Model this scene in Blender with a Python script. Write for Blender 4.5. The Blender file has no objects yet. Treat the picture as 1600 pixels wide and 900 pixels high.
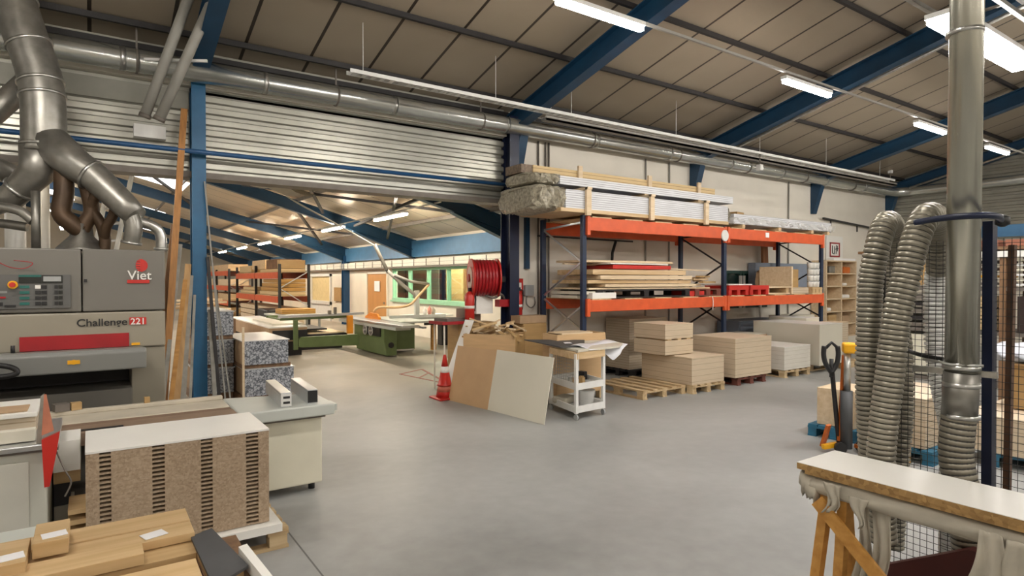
import bpy, math, random
from mathutils import Vector, Matrix
random.seed(7)
S = bpy.context.scene
C = S.collection

# ------------------------------------------------------------------ camera, world, exposure
cam_data = bpy.data.cameras.new('camera')
cam_data.sensor_width = 36.0
cam_data.lens = 953.0 * 36.0 / 1600.0
cam_data.clip_end = 200
cam = bpy.data.objects.new('camera', cam_data)
C.objects.link(cam)
cam.location = (0, 0, 1.9)
cam.rotation_euler = (math.radians(90) - math.atan(13 / 953.0), 0, -math.radians(34.7))
S.camera = cam

W = bpy.data.worlds.new('world')
S.world = W
W.use_nodes = True
W.node_tree.nodes['Background'].inputs[0].default_value = (0.9, 0.95, 1.0, 1)
W.node_tree.nodes['Background'].inputs[1].default_value = 0.35
S.view_settings.view_transform = 'Standard'
S.view_settings.look = 'None'
S.view_settings.exposure = 0.5
S.view_settings.gamma = 1.0
S.view_settings.use_curve_mapping = False
LAMP = 120.0          # emission of the fluorescent tubes in the near hall
LAMP2 = 130.0         # and in the far hall
WARM = (1.0, 0.94, 0.86)
WARM2 = (1.0, 0.86, 0.68)

# ------------------------------------------------------------------ materials
def new_mat(name):
    m = bpy.data.materials.new(name); m.use_nodes = True
    nt = m.node_tree
    return m, nt, nt.nodes['Principled BSDF']

def plain(name, col, rough=0.5, metal=0.0, var=0.08, scale=6.0, bump=0.0, coat=0.0, stretch=None):
    m, nt, b = new_mat(name)
    N, L = nt.nodes, nt.links
    tc = N.new('ShaderNodeTexCoord'); no = N.new('ShaderNodeTexNoise')
    no.inputs['Scale'].default_value = scale; no.inputs['Detail'].default_value = 5
    src = tc.outputs['Object']
    if stretch:
        mp = N.new('ShaderNodeMapping'); mp.inputs['Scale'].default_value = stretch
        L.new(src, mp.inputs[0]); src = mp.outputs[0]
    L.new(src, no.inputs['Vector'])
    r = N.new('ShaderNodeValToRGB')
    r.color_ramp.elements[0].position = 0.3; r.color_ramp.elements[1].position = 0.7
    r.color_ramp.elements[0].color = tuple(c * (1 - var) for c in col) + (1,)
    r.color_ramp.elements[1].color = tuple(min(1, c * (1 + var)) for c in col) + (1,)
    L.new(no.outputs['Fac'], r.inputs[0]); L.new(r.outputs[0], b.inputs['Base Color'])
    b.inputs['Roughness'].default_value = rough; b.inputs['Metallic'].default_value = metal
    if coat: b.inputs['Coat Weight'].default_value = coat
    if bump:
        bp = N.new('ShaderNodeBump'); bp.inputs['Strength'].default_value = bump
        bp.inputs['Distance'].default_value = 0.01
        L.new(no.outputs['Fac'], bp.inputs['Height']); L.new(bp.outputs[0], b.inputs['Normal'])
    return m

def wood(name, c1, c2, axis='x', rough=0.55, sc=10.0):
    st = {'x': (0.12, 1.6, 1.6), 'y': (1.6, 0.12, 1.6), 'z': (1.6, 1.6, 0.12)}[axis]
    m, nt, b = new_mat(name); N, L = nt.nodes, nt.links
    tc = N.new('ShaderNodeTexCoord'); mp = N.new('ShaderNodeMapping'); mp.inputs['Scale'].default_value = st
    no = N.new('ShaderNodeTexNoise'); no.inputs['Scale'].default_value = sc; no.inputs['Detail'].default_value = 7
    no.inputs['Distortion'].default_value = 0.4
    r = N.new('ShaderNodeValToRGB')
    r.color_ramp.elements[0].position = 0.32; r.color_ramp.elements[1].position = 0.68
    r.color_ramp.elements[0].color = c1 + (1,); r.color_ramp.elements[1].color = c2 + (1,)
    L.new(tc.outputs['Object'], mp.inputs[0]); L.new(mp.outputs[0], no.inputs['Vector'])
    L.new(no.outputs['Fac'], r.inputs[0]); L.new(r.outputs[0], b.inputs['Base Color'])
    b.inputs['Roughness'].default_value = rough
    return m

def chip(name, c1, c2, scale=90.0):
    m, nt, b = new_mat(name); N, L = nt.nodes, nt.links
    tc = N.new('ShaderNodeTexCoord')
    no = N.new('ShaderNodeTexVoronoi'); no.inputs['Scale'].default_value = scale
    n2 = N.new('ShaderNodeTexNoise'); n2.inputs['Scale'].default_value = 3.0; n2.inputs['Detail'].default_value = 6
    mx = N.new('ShaderNodeMix'); mx.data_type = 'RGBA'; mx.inputs[6].default_value = c1 + (1,); mx.inputs[7].default_value = c2 + (1,)
    ad = N.new('ShaderNodeMath'); ad.operation = 'MULTIPLY_ADD'; ad.inputs[1].default_value = 0.55
    ge = N.new('ShaderNodeNewGeometry')
    L.new(ge.outputs['Position'], no.inputs['Vector']); L.new(ge.outputs['Position'], n2.inputs['Vector'])
    sc = N.new('ShaderNodeSeparateColor'); L.new(no.outputs['Color'], sc.inputs[0])
    L.new(sc.outputs[0], ad.inputs[0]); 
    m2 = N.new('ShaderNodeMath'); m2.operation = 'MULTIPLY'; m2.inputs[1].default_value = 0.5
    L.new(n2.outputs['Fac'], m2.inputs[0]); L.new(m2.outputs[0], ad.inputs[2])
    L.new(ad.outputs[0], mx.inputs[0]); L.new(mx.outputs[2], b.inputs['Base Color'])
    b.inputs['Roughness'].default_value = 0.75
    return m

def layered(name, base, line, pitch, rough=0.6, frac=0.14, off=0.0, var=0.1):
    """sheet edges: fine horizontal lines in z"""
    m, nt, b = new_mat(name); N, L = nt.nodes, nt.links
    tc = N.new('ShaderNodeTexCoord'); sx = N.new('ShaderNodeSeparateXYZ')
    L.new(tc.outputs['Object'], sx.inputs[0])
    d = N.new('ShaderNodeMath'); d.operation = 'DIVIDE'; d.inputs[1].default_value = pitch
    a = N.new('ShaderNodeMath'); a.operation = 'ADD'; a.inputs[1].default_value = 0.5 + off
    f = N.new('ShaderNodeMath'); f.operation = 'FRACT'
    g = N.new('ShaderNodeMath'); g.operation = 'LESS_THAN'; g.inputs[1].default_value = frac
    L.new(sx.outputs[2], d.inputs[0]); L.new(d.outputs[0], a.inputs[0]); L.new(a.outputs[0], f.inputs[0]); L.new(f.outputs[0], g.inputs[0])
    no = N.new('ShaderNodeTexNoise'); no.inputs['Scale'].default_value = 5
    mp = N.new('ShaderNodeMapping'); mp.inputs['Scale'].default_value = (1, 1, 8)
    L.new(tc.outputs['Object'], mp.inputs[0]); L.new(mp.outputs[0], no.inputs['Vector'])
    r = N.new('ShaderNodeValToRGB')
    r.color_ramp.elements[0].color = tuple(c * (1 - var) for c in base) + (1,)
    r.color_ramp.elements[1].color = tuple(min(1, c * (1 + var)) for c in base) + (1,)
    L.new(no.outputs['Fac'], r.inputs[0])
    mx = N.new('ShaderNodeMix'); mx.data_type = 'RGBA'; mx.inputs[7].default_value = line + (1,)
    L.new(g.outputs[0], mx.inputs[0]); L.new(r.outputs[0], mx.inputs[6]); L.new(mx.outputs[2], b.inputs['Base Color'])
    b.inputs['Roughness'].default_value = rough
    return m

def emis(name, col, s):
    m, nt, b = new_mat(name)
    b.inputs['Base Color'].default_value = (0.8, 0.8, 0.8, 1)
    b.inputs['Emission Color'].default_value = col + (1,)
    b.inputs['Emission Strength'].default_value = s
    return m

def glass(name, col=(0.8, 0.9, 0.88), rough=0.03):
    m, nt, b = new_mat(name); N, L = nt.nodes, nt.links
    out = nt.nodes['Material Output']
    tr = N.new('ShaderNodeBsdfTransparent'); tr.inputs[0].default_value = col + (1,)
    gl = N.new('ShaderNodeBsdfGlossy'); gl.inputs['Roughness'].default_value = rough
    lw = N.new('ShaderNodeLayerWeight'); fr = N.new('ShaderNodeMath'); fr.operation = 'MULTIPLY_ADD'; fr.inputs[1].default_value = 0.25; fr.inputs[2].default_value = 0.04
    L.new(lw.outputs['Facing'], fr.inputs[0])
    mx = N.new('ShaderNodeMixShader')
    L.new(fr.outputs[0], mx.inputs[0]); L.new(tr.outputs[0], mx.inputs[1]); L.new(gl.outputs[0], mx.inputs[2])
    L.new(mx.outputs[0], out.inputs['Surface'])
    return m

def film(name, col, opac, rough=0.2):
    m, nt, b = new_mat(name)
    b.inputs['Base Color'].default_value = col + (1,)
    b.inputs['Alpha'].default_value = opac
    b.inputs['Roughness'].default_value = rough
    return m

M = {}
M['cream'] = plain('cream_paint', (0.72, 0.68, 0.59), 0.6, var=0.05, scale=1.5)
M['whitewall'] = plain('white_wall_paint', (0.76, 0.72, 0.64), 0.65, var=0.05, scale=1.2)
M['blue'] = plain('blue_steel_paint', (0.007, 0.045, 0.10), 0.45, var=0.15, scale=4)
M['bluelight'] = plain('sky_blue_beam_paint', (0.05, 0.16, 0.31), 0.45, var=0.12, scale=4)
M['navy'] = plain('navy_steel_paint', (0.006, 0.012, 0.04), 0.4, var=0.15)
M['rackblue'] = plain('rack_blue_paint', (0.010, 0.022, 0.055), 0.4, var=0.2)
M['orange'] = plain('rack_orange_paint', (0.64, 0.10, 0.028), 0.4, var=0.1)
M['galv'] = plain('galvanized_steel', (0.50, 0.50, 0.48), 0.28, 0.9, var=0.18, scale=18)
M['galv_dark'] = plain('dull_galvanized_steel', (0.27, 0.26, 0.235), 0.38, 0.75, var=0.25, scale=7)
M['duct'] = plain('polished_duct_steel', (0.60, 0.62, 0.60), 0.25, 0.85, var=0.06, scale=5)
M['duct_warm'] = plain('satin_steel_pipe', (0.44, 0.43, 0.37), 0.27, 0.85, var=0.08, scale=3)
M['alu'] = plain('brushed_aluminium', (0.62, 0.64, 0.66), 0.3, 0.9, var=0.05)
M['whitemetal'] = plain('white_lacquered_metal', (0.72, 0.72, 0.70), 0.4, var=0.06)
M['greymetal'] = plain('grey_lacquered_metal', (0.36, 0.37, 0.37), 0.4, var=0.06)
M['machgrey'] = plain('machine_grey_paint', (0.165, 0.155, 0.135), 0.42, var=0.06, scale=2)
M['machbeige'] = plain('machine_beige_paint', (0.29, 0.262, 0.205), 0.42, var=0.05, scale=2)
M['machlight'] = plain('machine_pale_grey_paint', (0.25, 0.255, 0.245), 0.4, var=0.06, scale=2)
M['tabletop'] = plain('pale_grey_green_top', (0.50, 0.525, 0.49), 0.38, var=0.05, scale=3)
M['cabinetcream'] = plain('cream_cabinet_paint', (0.70, 0.67, 0.54), 0.45, var=0.05, scale=3)
M['black'] = plain('black_plastic', (0.012, 0.012, 0.013), 0.45, var=0.2)
M['darkgrey'] = plain('dark_grey_sheet', (0.06, 0.062, 0.066), 0.55, var=0.1)
M['red'] = plain('red_paint', (0.33, 0.010, 0.015), 0.35, var=0.1)
M['brightred'] = plain('bright_red_paint', (0.52, 0.025, 0.018), 0.35, var=0.1)
M['redtape'] = plain('worn_red_tape', (0.36, 0.12, 0.09), 0.6, var=0.25, scale=20)
M['yellow'] = plain('yellow_plastic', (0.85, 0.42, 0.01), 0.4, var=0.05)
M['orangepaint'] = plain('orange_machine_paint', (0.55, 0.13, 0.015), 0.4, var=0.12)
M['teal'] = plain('teal_label', (0.01, 0.12, 0.10), 0.5)
M['green'] = plain('olive_green_machine_paint', (0.115, 0.165, 0.06), 0.4, var=0.12, scale=4)
M['winframe'] = plain('mint_green_frame_paint', (0.30, 0.56, 0.38), 0.5, var=0.05)
M['white'] = plain('white_laminate', (0.80, 0.79, 0.75), 0.35, var=0.02, scale=3)
M['paper'] = plain('white_paper', (0.85, 0.85, 0.87), 0.7, var=0.02)
M['melamine'] = plain('pale_laminate_panel', (0.66, 0.63, 0.53), 0.4, var=0.02, scale=2)
M['brownboard'] = plain('tan_fibreboard_face', (0.52, 0.33, 0.17), 0.6, var=0.06, scale=3)
M['cardboard'] = plain('brown_cardboard', (0.40, 0.27, 0.16), 0.75, var=0.08)
M['chip'] = chip('chipboard_edge', (0.24, 0.165, 0.10), (0.48, 0.37, 0.26))
M['osb'] = chip('coarse_chipboard_edge', (0.17, 0.085, 0.025), (0.52, 0.32, 0.12), 45)
M['oak'] = wood('oak_board', (0.50, 0.33, 0.15), (0.63, 0.45, 0.24), 'x')
M['oakdark'] = wood('oak_board_darker', (0.40, 0.25, 0.10), (0.52, 0.36, 0.18), 'x')
M['pine'] = wood('pine_wood', (0.50, 0.34, 0.17), (0.68, 0.50, 0.30), 'x')
M['pine_y'] = wood('pine_wood_lengthwise', (0.50, 0.34, 0.17), (0.68, 0.50, 0.30), 'y')
M['pine_z'] = wood('pine_wood_upright', (0.42, 0.24, 0.09), (0.58, 0.36, 0.15), 'z')
M['palewood'] = wood('pale_planed_wood', (0.62, 0.47, 0.29), (0.74, 0.60, 0.42), 'x')
M['darkwood'] = wood('dark_weathered_wood', (0.13, 0.065, 0.03), (0.25, 0.14, 0.07), 'z')
M['trestlewood'] = wood('amber_trestle_wood', (0.42, 0.19, 0.035), (0.60, 0.31, 0.075), 'x')
M['pallet'] = wood('pallet_wood', (0.42, 0.29, 0.15), (0.62, 0.48, 0.29), 'x')
M['palletred'] = plain('red_brown_pallet_paint', (0.15, 0.045, 0.03), 0.7, var=0.3)
M['palletblue'] = plain('blue_pallet_paint', (0.02, 0.13, 0.22), 0.6, var=0.35)
M['stackpale'] = layered('panel_pack_edges', (0.60, 0.49, 0.35), (0.40, 0.31, 0.21), 0.095, frac=0.07)
M['stackpale2'] = layered('panel_pack_edges_tight', (0.55, 0.46, 0.34), (0.38, 0.30, 0.2), 0.05, frac=0.16)
M['stackwhite'] = layered('white_panel_pack_edges', (0.66, 0.63, 0.56), (0.5, 0.46, 0.38), 0.08, frac=0.07)
M['stacktop'] = plain('panel_top_face', (0.70, 0.58, 0.43), 0.5, var=0.04, scale=2)
M['ply'] = plain('plywood_face', (0.40, 0.25, 0.10), 0.55, var=0.1, scale=3, stretch=(1, 1, 6))
M['plylight'] = plain('plywood_pale_face', (0.60, 0.40, 0.21), 0.55, var=0.08, scale=3, stretch=(1, 1, 6))
M['timber'] = layered('timber_bundle_edges', (0.62, 0.46, 0.24), (0.25, 0.15, 0.06), 0.06, frac=0.12)
M['timberwarm'] = layered('amber_timber_edges', (0.46, 0.25, 0.06), (0.2, 0.09, 0.02), 0.085, frac=0.1)
M['alubars'] = layered('wrapped_aluminium_bars', (0.62, 0.63, 0.66), (0.22, 0.22, 0.24), 0.036, rough=0.35, frac=0.2, var=0.2)
M['film'] = plain('crumpled_plastic_film', (0.34, 0.31, 0.24), 0.35, var=0.45, scale=22, bump=0.9)
M['cloth'] = plain('dusty_wrapping_cloth', (0.47, 0.43, 0.35), 0.8, var=0.12, scale=6, bump=0.3)
M['blackrub'] = plain('black_rubber', (0.02, 0.02, 0.02), 0.6)
M['hose'] = plain('grey_ribbed_hose', (0.27, 0.25, 0.20), 0.38, 0.5, var=0.1, scale=9)
M['hosedark'] = plain('hose_groove_shade', (0.035, 0.033, 0.028), 0.6)
M['hoselit'] = plain('lit_ribbed_hose', (0.80, 0.80, 0.78), 0.4)  # hose colour lightened, the light falling on this hose is painted in
M['wire'] = plain('dark_mesh_wire', (0.05, 0.05, 0.048), 0.45, 0.5)
M['rust'] = plain('rusty_steel_post', (0.10, 0.05, 0.028), 0.6, 0.2, var=0.3, scale=9)
M['dullstrip'] = plain('dull_silvery_strip', (0.26, 0.25, 0.22), 0.5, 0.2, var=0.25, scale=8)
M['glass'] = glass('window_glass')
M['darkglass'] = plain('dark_green_window_glass', (0.02, 0.045, 0.04), 0.08, var=0.2)
M['copper'] = plain('brown_stained_duct', (0.075, 0.045, 0.025), 0.5, 0.5, var=0.4, scale=4)
M['lampw'] = emis('fluorescent_tube', WARM, LAMP)
M['lampbig'] = emis('bright_tube', (1,0.97,0.95), 55.0)
M['lampy'] = emis('warm_fluorescent_tube', WARM2, LAMP2)
M['sky'] = emis('skylight_daylight', (0.95, 0.97, 1.0), 2.2)
M['screen'] = plain('dark_display', (0.02, 0.022, 0.02), 0.15)

# polished concrete floor with faint joints and clouds
def floor_mat():
    m, nt, b = new_mat('polished_concrete'); N, L = nt.nodes, nt.links
    tc = N.new('ShaderNodeTexCoord')
    n1 = N.new('ShaderNodeTexNoise'); n1.inputs['Scale'].default_value = 0.45; n1.inputs['Detail'].default_value = 6; n1.inputs['Distortion'].default_value = 0.6
    n2 = N.new('ShaderNodeTexNoise'); n2.inputs['Scale'].default_value = 7; n2.inputs['Detail'].default_value = 8
    L.new(tc.outputs['Object'], n1.inputs['Vector']); L.new(tc.outputs['Object'], n2.inputs['Vector'])
    r = N.new('ShaderNodeValToRGB')
    r.color_ramp.elements[0].position = 0.30; r.color_ramp.elements[1].position = 0.70
    r.color_ramp.elements[0].color = (0.255, 0.258, 0.25, 1); r.color_ramp.elements[1].color = (0.405, 0.41, 0.40, 1)
    ad = N.new('ShaderNodeMath'); ad.operation = 'MULTIPLY_ADD'; ad.inputs[1].default_value = 0.35
    L.new(n2.outputs['Fac'], ad.inputs[0])
    sub = N.new('ShaderNodeMath'); sub.operation = 'MULTIPLY_ADD'; sub.inputs[1].default_value = 0.85; sub.inputs[2].default_value = -0.1
    L.new(n1.outputs['Fac'], sub.inputs[0]); L.new(sub.outputs[0], ad.inputs[2]); L.new(ad.outputs[0], r.inputs[0])
    sx = N.new('ShaderNodeSeparateXYZ'); L.new(tc.outputs['Object'], sx.inputs[0])
    a = N.new('ShaderNodeMath'); a.operation = 'SUBTRACT'; a.inputs[1].default_value = 1.215; L.new(sx.outputs[0], a.inputs[0])
    ab = N.new('ShaderNodeMath'); ab.operation = 'PINGPONG'; ab.inputs[1].default_value = 5.1; L.new(a.outputs[0], ab.inputs[0])
    lt = N.new('ShaderNodeMath'); lt.operation = 'LESS_THAN'; lt.inputs[1].default_value = 0.006; L.new(ab.outputs[0], lt.inputs[0])
    mx = N.new('ShaderNodeMix'); mx.data_type = 'RGBA'; mx.inputs[7].default_value = (0.10, 0.10, 0.095, 1)
    L.new(lt.outputs[0], mx.inputs[0]); L.new(r.outputs[0], mx.inputs[6]); 
    # warm light of the far hall painted as an ochre tint beyond the opening
    gy = N.new('ShaderNodeMapRange'); gy.inputs[1].default_value = 8.6; gy.inputs[2].default_value = 10.6; L.new(sx.outputs[1], gy.inputs[0])
    m2 = N.new('ShaderNodeMix'); m2.data_type = 'RGBA'; m2.blend_type = 'MULTIPLY'; m2.inputs[7].default_value = (1.12, 1.0, 0.84, 1)
    L.new(gy.outputs[0], m2.inputs[0]); L.new(mx.outputs[2], m2.inputs[6])
    L.new(m2.outputs[2], b.inputs['Base Color'])
    rr = N.new('ShaderNodeMapRange'); rr.inputs[3].default_value = 0.34; rr.inputs[4].default_value = 0.58
    L.new(n2.outputs['Fac'], rr.inputs[0]); L.new(rr.outputs[0], b.inputs['Roughness'])
    return m
M['floor'] = floor_mat()

# roof sheets: satin panels with dark joints every 0.86 m across, along axis 0 (x) or 1 (y)
def roof_mat(name, col, ax, pitch=0.86, w=0.035, off=0.0):
    m, nt, b = new_mat(name); N, L = nt.nodes, nt.links
    tc = N.new('ShaderNodeTexCoord'); sx = N.new('ShaderNodeSeparateXYZ'); L.new(tc.outputs['Object'], sx.inputs[0])
    d = N.new('ShaderNodeMath'); d.operation = 'MULTIPLY_ADD'; d.inputs[1].default_value = 1 / pitch; d.inputs[2].default_value = off
    f = N.new('ShaderNodeMath'); f.operation = 'FRACT'; g = N.new('ShaderNodeMath'); g.operation = 'LESS_THAN'; g.inputs[1].default_value = w
    L.new(sx.outputs[ax], d.inputs[0]); L.new(d.outputs[0], f.inputs[0]); L.new(f.outputs[0], g.inputs[0])
    no = N.new('ShaderNodeTexNoise'); no.inputs['Scale'].default_value = 1.1; no.inputs['Detail'].default_value = 3
    L.new(tc.outputs['Object'], no.inputs['Vector'])
    r = N.new('ShaderNodeValToRGB'); r.color_ramp.elements[0].color = tuple(c * .9 for c in col) + (1,); r.color_ramp.elements[1].color = tuple(c * 1.1 for c in col) + (1,)
    L.new(no.outputs['Fac'], r.inputs[0])
    mx = N.new('ShaderNodeMix'); mx.data_type = 'RGBA'; mx.inputs[7].default_value = (0.035, 0.025, 0.018, 1)
    L.new(g.outputs[0], mx.inputs[0]); L.new(r.outputs[0], mx.inputs[6]); L.new(mx.outputs[2], b.inputs['Base Color'])
    b.inputs['Roughness'].default_value = 0.36; b.inputs['Metallic'].default_value = 0.25
    return m
M['roof'] = roof_mat('roof_panel', (0.34, 0.285, 0.215), 0, 0.86, 0.05)
M['roof2'] = roof_mat('far_roof_panel', (0.55, 0.47, 0.36), 1, 1.1, 0.03)
M['clad'] = plain('corrugated_sheet_cladding', (0.37, 0.365, 0.32), 0.33, 0.5, var=0.1, scale=2)
M['dark'] = plain('dark_purlin_steel', (0.014, 0.012, 0.013), 0.5, var=0.2)
M['dark2'] = plain('grey_brown_steel', (0.16, 0.14, 0.12), 0.5, 0.2, var=0.15)
M['pvc'] = plain('grey_plastic_conduit', (0.30, 0.29, 0.26), 0.5, var=0.06)

# ------------------------------------------------------------------ mesh builder
class G:
    def __init__(s): s.v = []; s.f = []; s.sm = []
    def _add(s, vs, fs, smooth=False):
        o = len(s.v); s.v += [tuple(v) for v in vs]
        s.f += [tuple(o + i for i in f) for f in fs]; s.sm += [smooth] * len(fs); return s
    def box(s, x0, x1, y0, y1, z0, z1):
        return s._add([(x0,y0,z0),(x1,y0,z0),(x1,y1,z0),(x0,y1,z0),(x0,y0,z1),(x1,y0,z1),(x1,y1,z1),(x0,y1,z1)],
            [(0,3,2,1),(4,5,6,7),(0,1,5,4),(1,2,6,5),(2,3,7,6),(3,0,4,7)])
    def cb(s, c, sz, rz=0, rx=0, ry=0):
        R = Matrix.Rotation(rz,3,'Z') @ Matrix.Rotation(ry,3,'Y') @ Matrix.Rotation(rx,3,'X')
        P = []
        for z in (-.5,.5):
            for x,y in ((-.5,-.5),(.5,-.5),(.5,.5),(-.5,.5)):
                P.append(Vector(c) + R @ Vector((x*sz[0], y*sz[1], z*sz[2])))
        return s._add(P, [(0,3,2,1),(4,5,6,7),(0,1,5,4),(1,2,6,5),(2,3,7,6),(3,0,4,7)])
    def _frame(s, d, up):
        d = d.normalized(); up = Vector(up)
        if abs(d.dot(up)) > 0.98: up = Vector((1,0,0))
        a = d.cross(up).normalized(); return a, a.cross(d).normalized()
    def bar(s, p, q, w, h, up=(0,0,1)):
        p, q = Vector(p), Vector(q); a, b = s._frame(q-p, up)
        P = [e + a*(w/2*i) + b*(h/2*j) for e in (p,q) for i,j in ((-1,-1),(1,-1),(1,1),(-1,1))]
        return s._add(P, [(0,1,2,3),(7,6,5,4),(0,4,5,1),(1,5,6,2),(2,6,7,3),(3,7,4,0)])
    def ibeam(s, p, q, w, h, t=0.02, up=(0,0,1)):
        p, q = Vector(p), Vector(q); a, b = s._frame(q-p, up)
        s.bar(p+b*(h/2-t/2), q+b*(h/2-t/2), w, t, up); s.bar(p-b*(h/2-t/2), q-b*(h/2-t/2), w, t, up)
        return s.bar(p, q, t, h-2*t, up)
    def path(s, pts, r, n=16, caps=True, smooth=True):
        pts = [Vector(p) for p in pts]; rs = r if isinstance(r, (list,tuple)) else [r]*len(pts)
        o = len(s.v); k = len(pts); a = None
        for i,p in enumerate(pts):
            d = (pts[min(i+1,k-1)] - pts[max(i-1,0)]).normalized()
            if a is None:
                a, b = s._frame(d, (0,0,1))
            else:
                a = (a - d*a.dot(d))
                a = a.normalized() if a.length > 1e-6 else s._frame(d,(0,0,1))[0]
                b = a.cross(d).normalized()
            for j in range(n):
                t = 2*math.pi*j/n
                s.v.append(tuple(p + (a*math.cos(t) + b*math.sin(t))*rs[i]))
        for i in range(k-1):
            for j in range(n):
                s.f.append((o+i*n+j, o+i*n+(j+1)%n, o+(i+1)*n+(j+1)%n, o+(i+1)*n+j)); s.sm.append(smooth)
        if caps:
            s.f.append(tuple(o+j for j in reversed(range(n)))); s.sm.append(False)
            s.f.append(tuple(o+(k-1)*n+j for j in range(n))); s.sm.append(False)
        return s
    def cyl(s, p, q, r, n=16, r2=None, caps=True):
        return s.path([p,q], [r, r if r2 is None else r2], n, caps)
    def lathe(s, c, prof, n=24, axis='z', smooth=True):
        o = len(s.v)
        for r,h in prof:
            for j in range(n):
                t = 2*math.pi*j/n; u, w = r*math.cos(t), r*math.sin(t)
                p = {'z':(u,w,h),'x':(h,u,w),'y':(w,h,u)}[axis]
                s.v.append((c[0]+p[0], c[1]+p[1], c[2]+p[2]))
        for i in range(len(prof)-1):
            for j in range(n):
                s.f.append((o+i*n+j, o+i*n+(j+1)%n, o+(i+1)*n+(j+1)%n, o+(i+1)*n+j)); s.sm.append(smooth)
        s.f.append(tuple(o+j for j in reversed(range(n)))); s.sm.append(False)
        s.f.append(tuple(o+(len(prof)-1)*n+j for j in range(n))); s.sm.append(False)
        return s
    def prism(s, poly, p0, p1, axis='y'):
        """poly in the two other axes, extruded from p0 to p1 along axis"""
        n = len(poly)
        def mk(u,w,h): return {'y':(u,h,w),'x':(h,u,w),'z':(u,w,h)}[axis]
        P = [mk(u,w,p0) for u,w in poly] + [mk(u,w,p1) for u,w in poly]
        F = [tuple(range(n)), tuple(reversed(range(n,2*n)))] + [(i, n+i, n+(i+1)%n, (i+1)%n) for i in range(n)]
        return s._add(P, F)
    def quad(s, a, b, c, d): return s._add([a,b,c,d], [(0,1,2,3)])
    def build(s, name, mat, parent=None, world=False, bevel=0.0, fix=True):
        me = bpy.data.meshes.new(name)
        off = Vector((0,0,0)); loc = Vector((0,0,0))
        if parent is not None and world:
            r = parent
            while r.parent: r = r.parent
            off = Vector(r.location)
        elif parent is None:
            xs, ys, zs = zip(*s.v)
            loc = off = Vector(((min(xs)+max(xs))/2, (min(ys)+max(ys))/2, min(zs)))
        me.from_pydata([tuple(Vector(v)-off) for v in s.v], [], s.f)
        me.update()
        if fix:
            import bmesh
            bm = bmesh.new(); bm.from_mesh(me); bmesh.ops.recalc_face_normals(bm, faces=bm.faces); bm.to_mesh(me); bm.free()
        me.polygons.foreach_set('use_smooth', s.sm)
        me.materials.append(M[mat] if isinstance(mat, str) else mat)
        o = bpy.data.objects.new(name, me); C.objects.link(o)
        if parent is not None: o.parent = parent
        else: o.location = loc
        if bevel:
            b = o.modifiers.new('bevel', 'BEVEL'); b.width = bevel; b.segments = 2; b.limit_method = 'ANGLE'
        return o

def tag(o, label, cat, group=None, kind=None):
    o['label'] = label; o['category'] = cat
    if group: o['group'] = group
    if kind: o['kind'] = kind
    return o
def thing(name, label, cat, loc=(0,0,0), rz=0, group=None):
    o = bpy.data.objects.new(name, None); C.objects.link(o)
    o.location = loc; o.rotation_euler = (0,0,rz); o.empty_display_size = 0.1
    return tag(o, label, cat, group)
def struct(o):
    o['kind'] = 'structure'; return o
def dup(root, loc, rz=None, label=None, group=None, scale=None):
    def rec(o, par):
        c = o.copy(); C.objects.link(c); c.parent = par
        for ch in o.children: rec(ch, c)
        return c
    r = rec(root, None); r.location = loc
    if rz is not None: r.rotation_euler = (0,0,rz)
    if scale is not None: r.scale = scale
    if label: r['label'] = label
    if group: r['group'] = group
    return r
def bez(p0, p1, p2, p3, n=16):
    p0,p1,p2,p3 = map(Vector,(p0,p1,p2,p3)); out=[]
    for i in range(n+1):
        t=i/n; out.append(p0*(1-t)**3+p1*3*t*(1-t)**2+p2*3*t*t*(1-t)+p3*t**3)
    return out
def smoothpath(pts, sub=8):
    pts=[Vector(p) for p in pts]; out=[]
    for i in range(len(pts)-1):
        a=pts[max(i-1,0)]; b=pts[i]; c=pts[i+1]; d=pts[min(i+2,len(pts)-1)]
        for k in range(sub):
            t=k/sub
            out.append(0.5*((2*b)+(-a+c)*t+(2*a-5*b+4*c-d)*t*t+(-a+3*b-3*c+d)*t**3))
    out.append(pts[-1]); return out
def text(body, size, loc, mat, parent=None, rot=(math.pi/2,0,0), depth=0.002, bold=0.0, name='lettering', sx=1.0):
    cu = bpy.data.curves.new(name,'FONT'); cu.body = body; cu.size = size; cu.extrude = depth; cu.offset = bold
    t = bpy.data.objects.new('tmp_text', cu); C.objects.link(t)
    dg = bpy.context.evaluated_depsgraph_get()
    me = bpy.data.meshes.new_from_object(t.evaluated_get(dg))
    bpy.data.objects.remove(t)
    o = bpy.data.objects.new(name, me); C.objects.link(o)
    me.materials.clear(); me.materials.append(M[mat])
    o.location = loc; o.rotation_euler = rot; o.scale = (sx,1,1)
    if parent is not None: o.parent = parent
    return o
PI = math.pi

# ================================================================== THE SETTING
RX = [-3.9, 1.2, 6.3, 11.4, 16.5, 20.85]                # frame positions of the near hall
def zs(y): return 4.95 + 0.25*(9.2 - abs(y))            # underside of the near roof
def z2(x): return 3.3 + 0.27*(9.1 - x) if x > -4 else 3.3 + 0.27*(9.1+8) + 0.27*(x) # far roof
struct(G().box(-17.2, 21.2, -9.4, 50, -0.12, 0).build('floor', 'floor'))
bpy.data.objects['floor'].data.transform(Matrix.Translation(bpy.data.objects['floor'].location)); bpy.data.objects['floor'].location = (0,0,0)
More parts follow.
